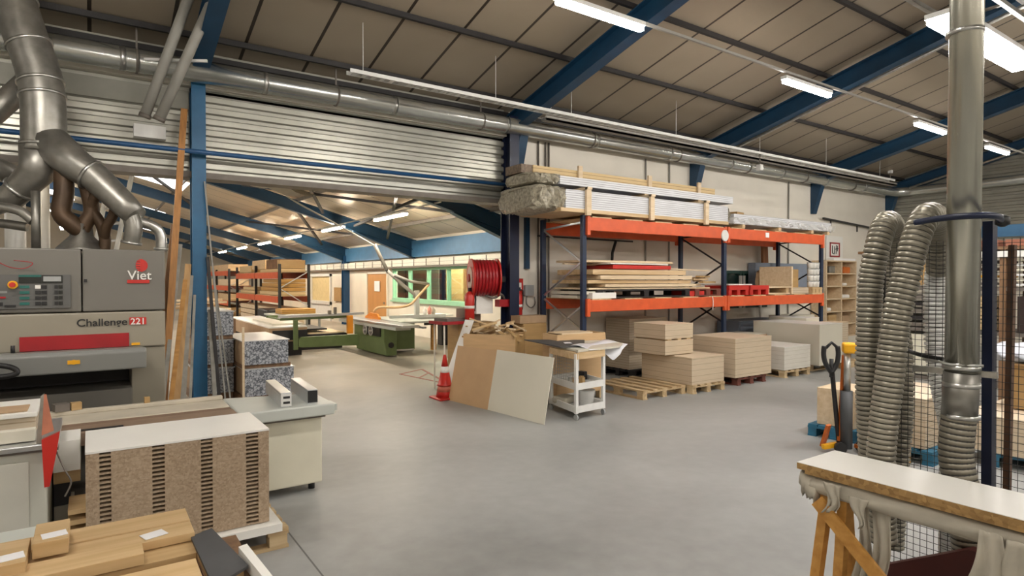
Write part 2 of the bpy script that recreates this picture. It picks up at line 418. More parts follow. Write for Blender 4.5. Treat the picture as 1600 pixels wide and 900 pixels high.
# near roof, two slopes
g = G()
for sg in (1, -1):
    a, b = zs(9.4), zs(0)
    g._add([(-9.2,sg*9.4,a),(21.2,sg*9.4,a),(21.2,0,b),(-9.2,0,b),(-9.2,sg*9.4,a+.12),(21.2,sg*9.4,a+.12),(21.2,0,b+.12),(-9.2,0,b+.12)],
        [(0,1,2,3),(7,6,5,4),(0,4,5,1),(1,5,6,2),(3,2,6,7),(0,3,7,4)])
o = struct(g.build('ceiling', 'roof')); o.data.transform(Matrix.Translation(o.location)); o.location = (0,0,0)
# far roof, two slopes
g = G()
for x0, x1 in ((9.3,-4),(-17.3,-4)):
    a = 3.3 + 0.27*(9.1-9.3); b = 3.3 + 0.27*13.1
    g._add([(x0,9.45,a),(x0,50,a),(x1,50,b),(x1,9.45,b),(x0,9.45,a+.12),(x0,50,a+.12),(x1,50,b+.12),(x1,9.45,b+.12)],
        [(0,1,2,3),(7,6,5,4),(0,4,5,1),(1,5,6,2),(3,2,6,7),(0,3,7,4)])
o = struct(g.build('ceiling_far_hall', 'roof2')); o.data.transform(Matrix.Translation(o.location)); o.location = (0,0,0)
# walls
g = G()
g.box(6.3, 12.62, 9.2, 9.4, 0, 4.95); g.box(14.35, 21.2, 9.2, 9.4, 0, 4.95)
g.box(12.62, 14.35, 9.2, 9.4, 0, 1.2); g.box(12.62, 14.35, 9.2, 9.4, 2.12, 4.95)
struct(g.build('wall_back', 'whitewall'))
struct(G().box(-9.4, -9.2, -9.4, 9.4, 0, 7.2).build('wall_left', 'whitewall'))
struct(G().box(-9.4, 21.2, -9.6, -9.4, 0, 5.0).build('wall_front', 'whitewall'))
def cladding(name, axis, c, a0, a1, z0, z1, pitch=0.15, dep=0.035, sgn=-1, mat='clad', top=None):
    """horizontal trapezoid ribs"""
    g = G(); prof = []; z = z0
    while z < z1 - 1e-4:
        for dz, d in ((0,0),(0.30*pitch,0),(0.42*pitch,1),(0.88*pitch,1),(pitch,0)):
            zz = min(z+dz, z1); prof.append((zz, c + sgn*dep*d))
        z += pitch
    P = []
    for zz, cc in prof:
        for a in (a0, a1): P.append((a, cc, zz) if axis == 'x' else (cc, a, zz))
    F = [(2*i, 2*i+1, 2*i+3, 2*i+2) for i in range(len(prof)-1)]
    g._add(P, F)
    return struct(g.build(name, mat, fix=False))
cladding('wall_fascia', 'x', 9.18, 1.3, 6.15, 3.34, 4.95)
cladding('wall_fascia_left', 'x', 9.18, -9.2, 1.1, 3.34, 4.15)
struct(G().box(-9.2, 1.1, 9.12, 9.18, 4.15, 4.40).build('trim_1', plain('shaded_clad_band',(.2,.195,.165),.45,.3)))  # cladding tone darkened, the band's shading is put into its colour
struct(G().box(-9.2, 6.15, 9.05, 9.18, 4.46, 4.52).build('trim_2', 'cream'))
struct(G().box(-9.2, 6.15, 9.18, 9.22, 4.4, 5.0).build('wall_fascia_top', 'clad'))
struct(G().box(-9.2, 6.15, 9.10, 9.42, 3.26, 3.34).build('trim_3', 'dark2'))
struct(G().box(-9.2, 6.3, 9.22, 9.4, 3.34, 7.0).build('wall_far_gable', 'clad'))
cladding('wall_right', 'y', 21.0, -9.4, 9.2, 3.0, 7.3, 0.18, 0.04, -1)
struct(G().box(21.0, 21.2, -9.4, 9.4, 0, 3.0).build('wall_right_base', 'cream'))
# far hall walls: X = 9.1 with openings
g = G()
H = 2.7
def wallx(x0, x1, y0, y1, opens, h):
    ys = [y0]
    for a, b, lo, hi in opens:
        g.box(x0, x1, ys[-1], a, 0, h)
        if lo > 0: g.box(x0, x1, a, b, 0, lo)
        g.box(x0, x1, a, b, hi, h); ys.append(b)
    g.box(x0, x1, ys[-1], y1, 0, h)
wallx(9.1, 9.25, 9.4, 50, [(15.3,20.7,1.17,2.30),(21.2,23.2,0,2.15),(27.6,30.8,0.0,2.17)], 3.3)
struct(g.build('wall_far_right', 'cream'))
struct(G().box(-17.3, 9.3, 50, 50.2, 0, 7).build('wall_far_end', 'whitewall'))
struct(G().box(-17.4, -17.2, 9.4, 50, 0, 3.4).build('wall_far_left', 'whitewall'))
# office behind the mint window
struct(G().box(11.8, 11.9, 14, 32, 0, 3.0).build('wall_office', 'cream'))
struct(G().box(9.25, 11.9, 14, 32, 2.95, 3.0).build('ceiling_office', 'cream'))
# mint window
w = struct(thing('window_1','','')); del w['label']; del w['category']; w.location = (9.1, 18, 1.17)
g = G()
for (a,b) in ((15.3,20.7),):
    g.box(9.03,9.2,a,b,1.17,1.25); g.box(9.03,9.2,a,b,2.22,2.30)
for yy in (15.3,16.55,17.9,19.3,20.64): g.box(9.05,9.18,yy,yy+0.06,1.17,2.30)
g.box(9.0,9.1,15.2,20.8,1.11,1.17)
g.build('window_frame','winframe',w,True)
G().box(9.12,9.13,15.35,20.65,1.25,2.22).build('pane','glass',w,True)
# back wall dark window
w = struct(thing('window_2','','')); del w['label']; del w['category']; w.location = (13.5, 9.2, 1.2)
g = G(); g.box(12.62,14.35,9.17,9.3,1.2,1.27); g.box(12.62,14.35,9.17,9.3,2.05,2.12)
for xx in (12.62,13.18,13.3,14.0,14.28): g.box(xx,xx+0.06,9.16,9.3,1.2,2.12)
g.build('window_frame',plain('dark_green_frame',(0.02,0.06,0.05),0.5),w,True)
G().box(12.66,14.3,9.24,9.26,1.25,2.07).build('pane','darkglass',w,True)
g=G()
for xx in (13.12,13.26,13.95): g.box(xx,xx+0.05,9.10,9.15,1.2,2.0)
g.build('mullion','whitemetal',w,True)
# doors of the far hall
d = struct(thing('door_1','','')); del d['label']; del d['category']; d.location = (9.1, 22.2, 0)
G().box(9.08,9.14,21.25,23.15,0,2.12).build('door_leaf',plain('orange_oak_door',(0.52,0.26,0.085),0.5,var=.06,scale=2,stretch=(1,3,.3)),d,True)
G().box(9.05,9.08,21.5,21.56,0.98,1.06).build('door_handle','alu',d,True)
g=G(); g.box(9.04,9.2,21.15,21.25,0,2.2); g.box(9.04,9.2,23.15,23.25,0,2.2); g.box(9.04,9.2,21.15,23.25,2.12,2.2)
g.build('door_frame','cream',d,True)
d = struct(thing('door_2','','')); del d['label']; del d['category']; d.location = (9.1, 29.2, 0)
g=G()
for a in (27.6,30.7): g.box(9.02,9.2,a,a+0.12,0,2.17)
g.box(9.02,9.2,27.6,30.8,2.05,2.17); g.box(9.02,9.2,27.6,30.8,0.75,0.9)
g.build('door_frame','whitemetal',d,True)
G().box(9.14,9.16,27.7,30.7,0.9,2.05).build('blind',plain('ochre_roller_blind',(0.62,0.50,0.26),0.7),d,True)
G().box(9.1,9.2,27.7,30.7,0.0,0.78).build('door_leaf','whitemetal',d,True)

# frames of the near hall
def plainobj(g, name, mat, **k): return struct(g.build(name, mat, **k))
for i, x in enumerate(RX):
    for sg in (1,-1):
        g = G(); g.ibeam((x, sg*9.1, zs(9.1)-0.27), (x, 0, zs(0)-0.27), 0.20, 0.32)
        # haunch at the eaves
        plainobj(g, 'roof_rafter', 'blue')
for x in (-3.9,):
    plainobj(G().ibeam((x,9.1,0),(x,9.1,4.8),0.2,0.22,up=(0,1,0)), 'steel_column', 'blue')
c = plainobj(G().ibeam((1.2,9.1,0),(1.2,9.1,4.8),0.17,0.20,up=(0,1,0)), 'steel_column', plain('mid_blue_column_paint',(0.012,0.115,0.25),0.4,var=.1))
plainobj(G().ibeam((6.22,9.05,0),(6.22,9.05,4.8),0.2,0.30,up=(0,1,0)), 'steel_column', 'navy')
for x in (6.43,11.4,16.5,20.85):
    plainobj(G().prism([(9.19,4.7),(9.19,3.72),(9.12,3.72),(8.86,4.6)], x-0.09, x+0.09, 'x'), 'steel_column', 'blue')
# purlins
for y in (9.3, 8.75, 7.4, 6.05, 4.7, 3.35, 2.0, 0.65):
    for sg in (1,-1):
        plainobj(G().bar((-9.2,sg*y if y<9.25 else sg*9.15,zs(y)-0.05),(21,sg*y if y<9.25 else sg*9.15,zs(y)-0.035),0.05,0.07), 'roof_purlin', 'dark')
# frames of the far hall
YF = [12.4, 18.9, 25.4, 31.9, 38.4, 44.9]
for y in YF:
    g = G(); g.ibeam((9.05,y,z2(9.05)-0.25),(-4,y,z2(-3.999)-0.25),0.2,0.34)
    g.prism([(9.08,2.62),(9.08,3.1),(6.9,z2(6.9)-0.38),(6.9,z2(6.9)-0.45)], y-0.012, y+0.012, 'y')
    g.bar((9.06,y,2.62),(6.9,y,z2(6.9)-0.45),0.2,0.02)
    plainobj(g, 'roof_rafter', 'blue')
    g = G(); g.ibeam((-17.2,y,3.05),(-4,y,z2(-3.999)-0.25),0.2,0.34); plainobj(g, 'roof_rafter', 'blue')
plainobj(G().ibeam((8.98,25.4,0),(8.98,25.4,2.9),0.3,0.25,up=(0,1,0)), 'steel_column', plain('deep_blue_column_paint',(0.01,0.06,0.15),0.4))
for x in (7.9, 5.2, 2.5, -0.2, -2.9):
    plainobj(G().bar((x,9.45,z2(x)-0.05),(x,50,z2(x)-0.05),0.05,0.10), 'roof_purlin', 'dark2')
# pale blue eaves beam and cable channel
plainobj(G().box(8.95,9.1,9.45,50,2.66,3.2), 'trim_4', 'bluelight')
g = G(); g.box(8.86,8.96,9.45,50,2.36,2.58)
o = plainobj(g, 'trim_5', layered('pale_cable_channel',(0.66,0.65,0.58),(0.2,0.2,0.18),0.2,frac=.05))
g = G(); y = 9.5
while y < 49: g.box(8.845,8.87,y,y+0.03,2.36,2.58); y += 0.9
plainobj(g, 'trim_6', 'dark2')
plainobj(G().box(8.82,8.98,9.45,50,2.30,2.345), 'trim_7', 'dark2')
# bracing struts in the far roof
def strut(p,q,mat='dark',r=0.035): return plainobj(G().bar(p,q,2*r,2*r), 'roof_brace', mat)
strut((5.66,12.6,4.0),(8.0,18.7,3.25)); strut((7.9,12.6,3.45),(3.6,18.7,4.6)); strut((6.9,18.7,3.6),(6.4,12.6,3.85))
strut((3.2,12.6,4.7),(5.9,18.7,3.95)); strut((8.0,19.2,3.3),(5.0,25.2,4.15)); strut((5.2,19.2,4.1),(7.9,25.2,3.35))
strut((0.5,12.6,5.3),(3.0,18.7,4.8)); strut((0.6,19.0,5.3),(3.2,25.2,4.6)); strut((-1.5,25.6,5.8),(2.0,31.7,4.9))
# roof windows over the left part of the far hall
for i,(x0,x1,y0,y1) in enumerate([(-2.6,-0.6,12.7,18.6),(-2.6,-0.6,19.2,25.1),(-2.6,-0.6,25.7,31.6),(-2.6,-0.6,32.2,38.1),(-9,-7,19.2,25.1),(-9,-7,12.7,18.6),(-9,-7,25.7,38.1),(1.2,2.7,22.2,24.3),(1.5,2.9,31.6,33.6) if 0 else (1.5,2.9,32.2,34.2),(1.6,3.4,41,43.5)]):
    g = G()
    zz = (lambda x: z2(x)-0.012) if x0>-4 else (lambda x: 3.3+0.27*(x+17.1)-0.012)
    g.quad((x0,y0,zz(x0)),(x1,y0,zz(x1)),(x1,y1,zz(x1)),(x0,y1,zz(x0)))
    struct(g.build('window_skylight','sky',fix=False))

# ================================================================== LAMPS
def make_lamp(name, label, L=1.2, w=0.09, warm=False, group=None, up=True):
    t = thing(name, label, 'ceiling light', (0,0,0), 0, group)
    G().box(-L/2, L/2, -w/2, w/2, 0.035, 0.08).build('housing','whitemetal',t)
    G().box(-L/2+.01, L/2-.01, -w/2+.01, w/2-.01, -0.015, 0.035).build('tube','lampy' if warm else ('lampbig' if w>.2 else 'lampw'),t,bevel=0.01)
    return t
GR = 'fluorescent lights along the near aisle'
l0 = make_lamp('ceiling_light','nearest long fluorescent light of the row above the near aisle, at the top edge',group=GR); l0.location=(4.35,4.66,4.6)
names = {8.4:'second fluorescent light of the near aisle row, in front of the second blue rafter',
 12.45:'third fluorescent light of the near aisle row, left of the tall silver pipe',
 15.7:'farthest fluorescent light of the near aisle row, right of the tall silver pipe'}
for x,lb in names.items(): dup(l0,(x,4.76,4.6),0,lb)
for x in (-6,-1): dup(l0,(x,4.7,4.6),0,'fluorescent light of the near aisle row behind the view')
big = make_lamp('ceiling_light','large bright tube light at the right edge beside the tall silver pipe',2.2,0.26,group='fluorescent lights of the right row')
big.location=(7.3,2.3,4.2)
for x in (-1.5,2.6,12.6,17): dup(l0,(x,1.9,4.9),0,'fluorescent light of the middle row')
for yy in (-2.6,-6.2):
    for x in (-5,0,4.5,9,13.5,18): dup(l0,(x,yy,4.8),0,'fluorescent light behind the view')
w0 = make_lamp('ceiling_light','nearest warm tube light hanging in the far hall, before the wide opening',2.0,0.12,True,'tube lights hanging in a row in the far hall')
w0.location=(6.4,14.8,3.5); w0.rotation_euler=(0,0,PI/2)
for y,lb in ((19.3,'second tube light of the far hall row'),(24,'third tube light of the far hall row'),(28.6,'fourth tube light of the far hall row'),(33.5,'fifth tube light of the far hall row'),(39,'farthest tube light of the far hall row')):
    dup(w0,(6.4,y,3.5),PI/2,lb)
for y in (12.5,18,24,31,40): dup(w0,(-1.2,y,4.6),PI/2,'tube light over the left part of the far hall')
for y in (16.6,19.3): dup(w0,(10.4,y,2.8),PI/2,'office tube light behind the mint window', 'office lights')
for o_ in (w0,): pass
# lamp rails
G2=G().bar((6.4,12,3.62),(6.4,45,3.62),0.03,0.03); tag(G2.build('lamp_rail','pvc'),'thin rail carrying the tube lights of the far hall','rail')
rail = G(); rail.bar((-8,4.72,4.72),(20,4.72,4.72),0.03,0.03); rail = tag(rail.build('lamp_rail','pvc'),'thin grey rail carrying the aisle row of tube lights','rail')
g = G()
for yy in (2.05,2.5): g.bar((-8,yy,4.42),(20.5,yy,4.42),0.04,0.04)
x=-7.5
while x<20: g.bar((x,2.05,4.42),(x,2.5,4.42),0.03,0.02); x+=1.2
tag(g.build('cable_ladder','galv_dark'),'grey cable ladder above the bright right-hand tube light','cable tray')

# ================================================================== OVERHEAD THINGS
# long round duct along the back wall, turning onto the right-hand end wall
t = thing('ventilation_duct','long shiny round duct under the roof along the whole back wall','duct',(8,8.9,4.62))
pts = [(-9.1,8.88,4.60),(20.3,8.88,4.62)] 
el = bez((20.3,8.88,4.62),(20.6,8.88,4.62),(20.8,8.7,4.62),(20.8,8.3,4.62),8)
G().path([(-9.1,8.88,4.60)]+el+[(20.8,-9,4.66)],0.14,28).build('duct_pipe','duct',t,True)
for x in [-6.5,-4.2,-1.9,0.35,2.0,3.9,6.0,8.1,10.2,12.3,14.4,16.5,18.6]:
    G().cyl((x-.03,8.88,4.605),(x+.03,8.88,4.605),0.146,28).build('coupling','galv',t,True)
for x in (0.5,3.0,5.5,8,10.5,13,15.5,18): G().bar((x,8.88,4.74),(x,8.88,zs(8.88)),0.02,0.02).cyl((x-.012,8.88,4.605),(x+.012,8.88,4.605),0.152,28).build('hanger','dark2',t,True)
# blue pipe
t = tag(G().path([(-9.1,8.85,3.56),(6.55,8.85,3.56)],0.031,14).build('pipe','bluelight' if 0 else plain('blue_pipe_paint',(0.012,0.075,0.20),0.4)),'thin blue pipe across the front of the corrugated fascia','pipe')
# perforated tray with wire hangers
t = thing('cable_tray','white perforated cable tray hung on thin rods below the roof','cable tray',(10,7.8,4.62))
g = G()
for dy in (-0.07,0.07): g.bar((2.8,7.8+dy,4.62),(18,7.8+dy,4.60),0.012,0.05)
g.build('side_rail','whitemetal',t,True)
g = G(); x = 2.85
while x < 17.9: g.box(x,x+0.06,7.73,7.87,4.595,4.605); x += 0.13
r = g.build('rung','whitemetal',t,True); r['kind']='stuff'
for x in (3.0,5.1,6.6,9.2,11.9,14.6,17.3):
    G().cyl((x,7.8,4.62),(x,7.8,zs(7.8)),0.005,6).build('hanging_rod','whitemetal',t,True)
# second plain tray farther along the wall
g = G(); g.box(6.5,19.6,8.35,8.5,4.66,4.70); g.box(6.5,19.6,8.35,8.36,4.66,4.74); g.box(6.5,19.6,8.49,8.5,4.66,4.74)
tag(g.build('cable_tray','pvc'),'plain grey cable channel between the round duct and the perforated tray','cable tray')
# conduit under the rafters
for x,y0,lb in ((11.53,8.4,'pale conduit clipped under the second blue rafter'),(20.5,8.4,'pale conduit under the farthest rafter at the end wall')):
    tag(G().path([(x,y0,zs(y0)-.46),(x,2.3,zs(2.3)-.46)],0.03,10).build('conduit','galv'),lb,'pipe')
tag(G().path([(6.5,8.4,zs(8.4)-.46),(6.5,7.95,zs(7.9)-.2)],0.012,6).build('cable','whitemetal'),'short pale cable beside the first rafter end','cable')
# sensor and hook at the tray
for (p,q,lb) in (((19.5,8.5,4.75),(19.5,8.5,5.15),'brown drop cable at the far right corner under the roof'),((11.9,7.8,4.62),(11.9,7.8,4.36),'short drop cable with a small box under the white tray')):
    t = thing('drop_cable',lb,'cable',q)
    G().path([p,q],0.015,8).build('cord','dark2',t,True)
    G().box(q[0]-.05,q[0]+.05,q[1]-.05,q[1]+.05,q[2]-.1,q[2]+.02).build('junction_box','whitemetal',t,True)
# diagonal pipes in front of the fascia
for (p,q,lb) in (((0.54,8.36,3.80),(1.02,8.02,5.33),'left one of two parallel pipes slanting up in front of the duct'),((0.68,8.30,3.77),(1.28,7.9,5.36),'right one of two parallel pipes slanting up in front of the duct')):
    t = thing('slanted_pipe',lb,'pipe',q,group='slanted pipes')
    G().path([p,q],0.058,16).build('tube','pvc',t,True)
    G().cyl(p,tuple(Vector(p)+(Vector(q)-Vector(p))*0.03),0.066,16).build('end_socket','dark2',t,True)
g=G(); g.bar((0.55,8.42,4.50),(1.18,8.12,4.52),0.03,0.03); tag(g.build('pipe_bracket','whitemetal'),'thin white bracket joining the two slanting pipes','bracket')
g=G(); g.box(0.47,0.82,8.99,9.12,3.70,3.86); tag(g.build('wall_plate','whitemetal'),'pale plate on the fascia behind the slanting pipes','plate')
# fascia drip wire
# white box with lens, right top
t = thing('wall_heater','white boxy unit with a round dark port beside the bright right-hand light','heater',(7.35,1.95,4.55))
G().cb((7.35,1.95,4.75),(0.34,0.3,0.34)).build('casing','whitemetal',t,True,bevel=.02)
G().cyl((7.15,1.95,4.68),(7.18,1.95,4.68),0.08,16).build('port','black',t,True)
g=G(); g.path(smoothpath([(6.75,1.95,4.45),(6.75,1.9,4.7),(6.95,1.85,4.85),(7.15,1.85,4.8)]),0.02,8); g.build('cable_loop','whitemetal',t,True)
G().bar((7.35,1.95,4.92),(7.35,1.95,zs(1.95)),0.04,0.04).build('hanger','galv_dark',t,True)
# exhaust manifold above the sanding machine
def ringed(t, pts, r, mat, rings=(), name='pipe'):
    G().path(pts,r,26).build(name,mat,t,True)
    P=[Vector(p) for p in pts]; L=[0]
    for i in range(1,len(P)): L.append(L[-1]+(P[i]-P[i-1]).length)
    rr = r if not isinstance(r,(list,tuple)) else r[0]
    for f in rings:
        s=f*L[-1]
        for i in range(1,len(P)):
            if L[i]>=s:
                k=(s-L[i-1])/max(1e-6,L[i]-L[i-1]); c=P[i-1].lerp(P[i],k); d=(P[i]-P[i-1]).normalized()
                rk = rr if not isinstance(r,(list,tuple)) else r[i-1]*(1-k)+r[i]*k
                G().cyl(c-d*0.013,c+d*0.013,rk+0.014,26).build('clamp_ring','galv',t,True); break
t = thing('exhaust_duct','big grey branching exhaust duct coming down over the sanding machine','duct',(-0.35,7.55,2.9))
ringed(t, smoothpath([(-0.78,7.85,5.35),(-0.62,7.75,4.75),(-0.50,7.66,4.30),(-0.40,7.60,3.95),(-0.36,7.55,3.6),(-0.36,7.55,3.15)]), 0.185, 'galv_dark', (0.17,0.34,0.53,0.70,0.76,0.97), 'trunk')
ringed(t, [(-0.36,7.55,3.3),(-0.10,7.36,3.02),(0.06,7.27,2.90),(0.30,7.10,2.62),(0.38,7.04,2.52)], [0.18,0.16,0.14,0.12,0.105], 'galv_dark', (0.5,), 'branch')
ringed(t, smoothpath([(0.32,7.08,2.58),(0.36,7.06,2.42),(0.34,7.08,2.26)],5), 0.078, 'galv_dark', (0.98,), 'branch')
ringed(t, [(-0.38,7.56,3.2),(-0.42,7.6,2.95),(-0.62,7.74,2.72),(-1.0,8.0,2.55)], [0.18,0.15,0.125,0.12], 'galv_dark', (0.45,), 'branch')
ringed(t, smoothpath([(0.36,7.14,2.48),(0.46,7.14,2.47),(0.56,7.14,2.42),(0.60,7.14,2.33),(0.60,7.14,2.18)],5), 0.05, 'galv', (0.1,0.93), 'branch')
ringed(t, smoothpath([(-0.20,7.45,3.0),(-0.20,7.42,2.75),(-0.22,7.40,2.55),(-0.13,7.38,2.44),(-0.06,7.38,2.38)],5), 0.085, 'copper', (), 'branch')
ringed(t, smoothpath([(-0.05,7.40,2.95),(-0.0,7.38,2.75),(0.02,7.38,2.58),(-0.03,7.38,2.46),(-0.06,7.38,2.38)],5), 0.07, 'copper', (), 'branch')
ringed(t, smoothpath([(0.08,7.30,2.78),(0.02,7.36,2.62),(0.10,7.36,2.45),(0.13,7.36,2.3),(0.12,7.36,2.18)],5), 0.052, 'copper', (), 'branch')
ringed(t, smoothpath([(0.22,7.2,2.72),(0.20,7.25,2.55),(0.14,7.3,2.42),(0.13,7.36,2.3)],5), 0.045, 'copper', (), 'branch')
G().lathe((-0.06,7.38,2.19),[(0.22,0),(0.21,0.02),(0.10,0.14),(0.085,0.26)],4).build('hood','galv_dark',t,True)
G().path([(-0.42,7.42,2.19),(-0.42,7.42,2.75)],0.038,16).build('riser','galv_dark',t,True)
t = thing('exhaust_duct','thin grey suction pipes running sideways at the left edge above the sander','duct',(-0.7,7.6,2.5))
ringed(t, smoothpath([(-1.2,7.7,2.62),(-0.75,7.6,2.60),(-0.55,7.5,2.56),(-0.44,7.44,2.46)],5),0.045,'galv_dark',(0.3,),'pipe')
ringed(t, smoothpath([(-1.2,7.9,2.45),(-0.8,7.8,2.46),(-0.5,7.7,2.42)],5),0.045,'galv_dark',(),'pipe')
t = thing('exhaust_duct','pale duct entering at the left edge beneath the big trunk','duct',(-0.85,7.9,3.0))
ringed(t, [(-0.5,7.9,3.9),(-0.78,7.95,3.55),(-1.2,8.0,3.3)],0.11,'galv_dark',(0.5,),'pipe')
ringed(t, [(-0.62,7.95,2.95),(-0.9,8.0,3.1),(-1.4,8.0,3.2)],0.1,'galv_dark',(0.5,),'pipe')
# steel risers and ducts of the far hall behind the manifold
for (x,y,r,h0,h1,lb) in ((-0.6,12.2,0.09,0,5.2,'pale upright pipe far behind the sander, left'),(-0.85,11.0,0.12,0,4.6,'pale upright duct at the left edge behind the sander')):
    tag(G().path([(x,y,h0),(x,y,h1)],r,14).build('upright_pipe','whitemetal'),lb,'pipe')
t = thing('ladder','white lattice ladder rising behind the branching ducts','ladder',(0.55,11.8,0))
for dx in (0,0.28): G().bar((-.35+dx,11.8,0.0),(.52+dx,11.2,4.9),0.05,0.05).build('stile','whitemetal',t,True)
for k in range(4,18):
    f=k/18; G().bar((-.35+0.87*f,11.8-.6*f,4.9*f),(-.07+0.87*f,11.8-.6*f,4.9*f+.08),0.03,0.03).build('rung','whitemetal',t,True)
t = thing('tarpaulin','pale crumpled sheet hanging under the far roof beside the blue column','sheet',(1.9,10.2,3.6))
g=G(); P=[];n=10
for i in range(n+1):
    for j in range(5):
        P.append((1.35+i*0.17, 10.0+j*0.25, 3.62-0.10*math.sin(i*0.9)*math.cos(j*1.3)-0.03*i+0.015*j))
F=[(i*5+j,(i+1)*5+j,(i+1)*5+j+1,i*5+j+1) for i in range(n) for j in range(4)]
g._add(P,F,True); g.build('fabric','cloth',t,True,fix=False)

# ================================================================== MAIN PALLET RACK
rk = thing('pallet_rack','long dark blue and orange pallet rack standing along the back wall','rack',(10.5,8.25,0))
XU = [6.78,10.54,14.22]
for x in XU:
    for y in (7.7,8.8):
        g = G(); g.bar((x,y,0.01),(x,y,2.98),0.09,0.07,up=(0,1,0)); g.box(x-.07,x+.07,y-.06,y+.06,0,0.012)
        g.build('upright','rackblue',rk,True,bevel=.006)
    for (z0,z1) in ((0.15,0.85),(0.85,1.5),(1.62,2.25),(2.25,2.85)):
        a = (x,7.74,z0) if int(z0*10)%2 else (x,8.76,z0)
    g = G()
    for (a,b) in (((7.74,0.2),(8.76,0.85)),((8.76,0.85),(7.74,1.45)),((7.74,1.45) if 0 else (8.76,1.62),(7.74,2.2)),((7.74,2.2),(8.76,2.78)),((8.76,2.8),(7.74,2.86)),((8.76,1.55),(7.74,1.05))):
        g.bar((x,a[0],a[1]),(x,b[0],b[1]),0.025,0.03)
    g.build('diagonal_brace','alu' if x==6.78 else 'dark',rk,True)
for y in (7.64,8.86):
    for z,h in ((1.46,0.2),(2.83,0.22)):
        for i in (0,1):
            g = G().box(XU[i]+.05,XU[i+1]-.05,y-.025,y+.025,z-h/2,z+h/2)
            for xx in (XU[i]+.05,XU[i+1]-.05): g.box(xx-.035,xx+.035,y-.03,y+.03,z-h/2-.08,z+h/2+.02)
            g.build('beam','orange',rk,True,bevel=.008)
for z in (1.565,2.945):
    for i in (0,1):
        g=G()
        n=5
        for k in range(n):
            xx=XU[i]+.35+k*(3.76-.7)/(n-1); g.box(xx-.22,xx+.22,7.62,8.88,z-.005,z+.012)
        g.build('shelf_board','pine_y',rk,True)
t = tag(G().lathe((10.44,7.60,2.78),[(0.10,-0.01),(0.115,0),(0.115,0.012),(0.09,0.02)],28,'y').build('round_sign','whitemetal'),'round white plate on the middle upright of the orange rack','sign')
tag(G().box(11.83,11.95,7.60,7.612,2.80,2.9).build('paper_label','paper'),'small white label on the upper orange beam','label')
# -- loads on the top level
def crumple(x0,x1,y0,y1,z0,z1,seed=1,n=14,amp=0.06):
    rnd=random.Random(seed); g=G(); P=[];F=[]
    # a closed lumpy sleeve along x
    m=18
    for i in range(n+1):
        x=x0+(x1-x0)*i/n; k = 1 if 0<i<n else 0.8
        for j in range(m):
            a=2*PI*j/m; cy,cz=(y0+y1)/2,(z0+z1)/2
            sy=math.copysign(abs(math.cos(a))**0.45,math.cos(a)); sz=math.copysign(abs(math.sin(a))**0.45,math.sin(a))
            q=k*(1+rnd.uniform(-amp,amp)*1.6)
            P.append((x+rnd.uniform(-.03,.03), cy+(y1-y0)/2*sy*q, cz+(z1-z0)/2*sz*q))
    for i in range(n):
        for j in range(m): F.append((i*m+j,i*m+(j+1)%m,(i+1)*m+(j+1)%m,(i+1)*m+j))
    F.append(tuple(range(m-1,-1,-1))); F.append(tuple(n*m+j for j in range(m)))
    return g._add(P,F,False)
t = thing('profile_bundle','thick bundle of silvery profiles in film lying on top of the orange rack','bundle',(8.2,8.1,2.96))
G().box(6.3,10.5,7.58,8.7,3.06,3.36).build('bars','alubars',t,True)
G().box(6.2,10.52,7.58,8.7,3.0,3.06).build('base_plank','pine',t,True)
for x in (6.75,8.26,9.78): 
    g=G(); g.bar((x,7.545,2.96),(x,7.545,3.42),0.10,0.05,up=(0,1,0)); g.bar((x,7.5,3.4),(x,8.75,3.4),0.1,0.04); g.build('strap_batten','palewood',t,True)
crumple(5.75,6.36,7.6,8.72,3.0,3.42,3).build('plastic_wrap','film',t,True)
crumple(10.45,10.62,7.62,8.6,3.04,3.38,5).build('plastic_wrap','film',t,True)
t = thing('profile_bundle','thin upper bundle of silvery profiles resting on the thick one','bundle',(8.6,8.25,3.44))
G().box(6.32,10.9,7.75,8.6,3.46,3.60).build('bars','alubars',t,True)
crumple(5.80,6.40,7.78,8.62,3.45,3.64,4).build('plastic_wrap','film',t,True)
for x in (6.9,8.3,9.8): G().box(x,x+.1,7.75,8.6,3.425,3.46).build('spacer','pine_y',t,True)
t = thing('timber_bundle','long bundle of yellow timber on the very top of the rack load','bundle',(8.4,8.4,3.6))
G().box(6.05,10.8,8.12,8.62,3.66,3.80).build('planks','timber',t,True)
G().box(5.82,6.06,8.14,8.60,3.66,3.80).build('plank_ends',plain('dark_board_ends',(0.2,0.15,0.11),0.7,var=.4,scale=25),t,True)
for x in (7.0,8.75,10.2): G().box(x,x+.09,8.07,8.11,3.6,3.88).box(x,x+.09,8.07,8.66,3.6,3.655).build('strap_batten','palewood',t,True)
t = thing('profile_bundle','film wrapped bundle of profiles on the right half of the rack top','bundle',(12.7,8.1,2.96))
G().box(10.75,14.5,7.62,8.6,3.04,3.24).build('bars','alubars',t,True)
crumple(10.66,14.75,7.60,8.62,3.02,3.20,8,40,0.05).build('plastic_wrap',film('clear_crumpled_film',(0.75,0.75,0.72),0.38),t,True)
for x in (11,12.3,13.6,14.3): G().box(x,x+.1,7.6,8.6,2.96,3.03).build('spacer','pine_y',t,True)
tag(G().cb((11.6,8.2,3.32),(0.35,0.25,0.09),0.2).build('wood_block','ply'),'small brown block on top of the wrapped bundle','block')
